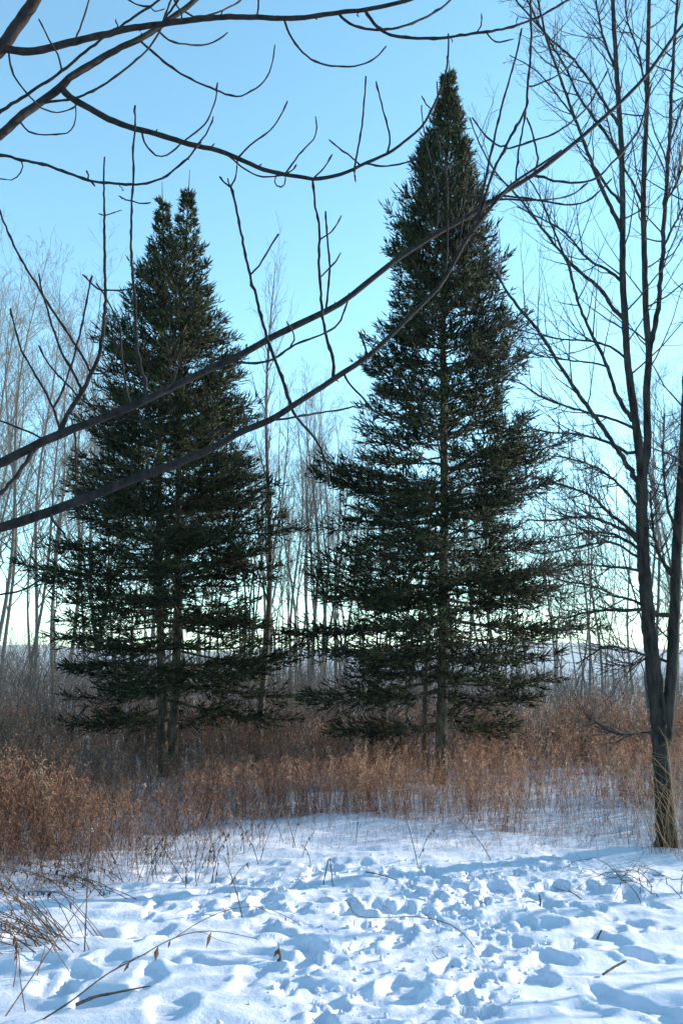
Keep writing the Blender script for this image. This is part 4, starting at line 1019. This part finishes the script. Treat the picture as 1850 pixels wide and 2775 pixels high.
stem_thing('weed_stalk', 'pair of slim dark stems crossing over the sunlit strip of snow', 'stalk', None, (1330, 2325), [(0, 0, -0.01), (-0.06, 0.03, 0.1), (-0.14, 0.06, 0.2), (-0.3, 0.08, 0.36)], 0.0035, 0.002, M_stick, twigs=1)
stem_thing('weed_stalk', 'short upright dark stub in the trodden snow near a twiggy sprig', 'stalk', None, (1462, 2432), [(0, 0, -0.01), (0.0, 0.0, 0.04), (-0.005, 0, 0.07)], 0.006, 0.005, M_stick, twigs=1)
stem_thing('bent_twig', 'dark twiggy sprig lying on the trodden snow near the bramble', 'twig', None, (1575, 2432), [(0, 0, 0.01), (-0.06, 0.02, 0.05), (-0.12, 0.04, 0.06), (-0.18, 0.04, 0.08)], 0.004, 0.0018, M_stick, twigs=5)
# heap of bent stalks by the snow edge
for k in range(44):
    bu = 95 + wr.normal() * 60; bv = 2590 + wr.normal() * 18
    L = wr.uniform(0.5, 1.15); az = wr.uniform(2.2, 3.1); el = wr.uniform(0.05, 0.75)
    d = np.array([math.cos(az) * math.cos(el), math.sin(az) * math.cos(el), math.sin(el)])
    pts = [(0, 0, -0.02)] + [tuple(d * L * s + np.array([0, 0, -0.16 * L * s * s])) for s in (0.3, 0.6, 0.85, 1.0)]
    stem_thing('bent_stalk', 'brownish bent stalk in the tangled heap fallen on the snow', 'stalk', 'stalks of the tangled heap', (bu + 60, bv), pts, wr.uniform(0.0018, 0.0036), 0.001, M_reed if k % 2 else M_stick, leaves=2 if k % 3 else 5, twigs=1 if k % 2 else 3, lf=0.04)
for k in range(18):
    bu = wr.uniform(180, 420); bv = wr.uniform(2395, 2450)
    L = wr.uniform(0.4, 0.9); az = wr.uniform(2.4, 3.0); el = wr.uniform(0.03, 0.4)
    d = np.array([math.cos(az) * math.cos(el), math.sin(az) * math.cos(el), math.sin(el)])
    pts = [(0, 0, -0.02)] + [tuple(d * L * s + np.array([0, 0, -0.1 * L * s * s + 0.02])) for s in (0.3, 0.6, 0.85, 1.0)]
    stem_thing('bent_stalk', 'dark seedy stalk pressed flat on the snow along the meadow edge', 'stalk', 'stalks pressed flat along the meadow edge', (bu, bv), pts, wr.uniform(0.0018, 0.0032), 0.001, M_stick, leaves=9, leafc=(0.06, 0.045, 0.04), twigs=2, lf=0.04)
# loose weeds standing in the snow before the meadow
for k in range(46):
    bu = wr.choice([wr.uniform(330, 720), wr.uniform(700, 1200)], p=[0.75, 0.25]); bv = wr.uniform(2300, 2410) if bu < 650 else wr.uniform(2285, 2340)
    h = wr.uniform(0.15, 0.5); lx = wr.normal() * 0.35
    pts = [(0, 0, -0.02), (lx * h * 0.3, wr.normal() * 0.02, h * 0.35), (lx * h * 0.7, wr.normal() * 0.03, h * 0.7), (lx * h * 1.3, wr.normal() * 0.04, h)]
    stem_thing('weed_stalk', 'thin dead weed with small dark leaves standing in the snow before the meadow', 'stalk', 'weeds in the snow before the meadow', (bu, bv), pts, 0.003, 0.0015, M_stick, leaves=int(wr.integers(3, 9)), leafc=(0.09, 0.06, 0.045), twigs=int(wr.integers(1, 4)), lf=0.035)
# bramble canes arching low beside the maple
BR = root('bramble', (*ground_at(1800, 2420), 0), 'low dark bramble with arching thorny canes on the snow in front of the forked maple', 'bramble')
bb = np.array(BR.location)
for k in range(8):
    s0 = bb + [wr.normal() * 0.15, wr.normal() * 0.12, -0.02]
    e = s0 + [wr.uniform(-0.6, 0.3), wr.uniform(-0.15, 0.4), wr.uniform(0.0, 0.15)]
    m = (s0 + e) / 2 + [wr.normal() * 0.08, wr.normal() * 0.08, wr.uniform(0.06, 0.2)]
    P = smooth_line([s0, s0 * 0.6 + m * 0.4 + [0, 0, 0.05], m, m * 0.45 + e * 0.55 + [0, 0, 0.04], e], 20)
    rad = np.linspace(0.0034, 0.0014, 20)
    P[1:-1] += wr.normal(size=(18, 3)) * 0.008
    V1, F1 = tubes(P[None], rad[None], 5)
    cane = obj('cane', mesh('cane', V1, F1, M_stick), BR)
    q, r_ = spawn(wr, P[None], rad[None], 6, 0.25, 0.95, (35, 80), lenf=(0.1, 0.35), shrink=0.3, up=0.1, K=5, rf=0.7, rtip=0.001)
    for i in range(len(q)):
        V1, F1 = tubes(q[i:i + 1], r_[i:i + 1], 4)
        obj('side_twig', mesh('side_twig', V1, F1, M_stick), cane)
# tangled pale grass leaning over the maple's foot
tb = root('grass_tuft', (bx + 0.05, MD - 0.25, 0), 'pale dead grass leaning against the foot of the forked maple', 'grass')
for k in range(60):
    s0 = np.array([bx + wr.normal() * 0.22 + 0.12, MD - 0.3 + wr.normal() * 0.12, -0.02])
    L = wr.uniform(0.35, 1.15); ax_ = wr.normal() * 0.35 - 0.3
    P = smooth_line([s0, s0 + [ax_ * L * 0.3, 0.02, L * 0.5], s0 + [ax_ * L * 0.75, 0.05 * wr.normal(), L * 0.85], s0 + [ax_ * L * 1.15, 0.08 * wr.normal(), L * wr.uniform(0.8, 1.02)]], 10)
    V1, F1 = tubes(P[None], np.linspace(0.003, 0.001, 10)[None], 4)
    obj('blade', mesh('blade', V1, F1, M_dry, np.array((0.4, 0.29, 0.18)) * wr.uniform(0.6, 1.2)), tb)
print('done', round(time.time() - T0, 1))

# ------------------------------------------------------------------ winter haze over the valley
hv = np.array([(x, y, z) for x in (-2300, 2300) for y in (-60, 2700) for z in (-3.5, 75)], float)
hf = np.array([(0, 1, 3, 2), (4, 6, 7, 5), (0, 4, 5, 1), (2, 3, 7, 6), (0, 2, 6, 4), (1, 5, 7, 3)])
hm = bpy.data.materials.new("haze"); hm.use_nodes = True
hn = hm.node_tree.nodes; hn.remove(hn["Principled BSDF"])
pv_ = hn.new("ShaderNodeVolumePrincipled"); pv_.inputs["Density"].default_value = 0.0003; pv_.inputs["Color"].default_value = (0.8, 0.88, 0.97, 1)
hm.node_tree.links.new(pv_.outputs[0], hn["Material Output"].inputs["Volume"])
obj('haze', mesh('haze', hv, hf, hm, smooth=False), kind='stuff', label='thin pale winter haze over the fields and far hills', cat='haze')
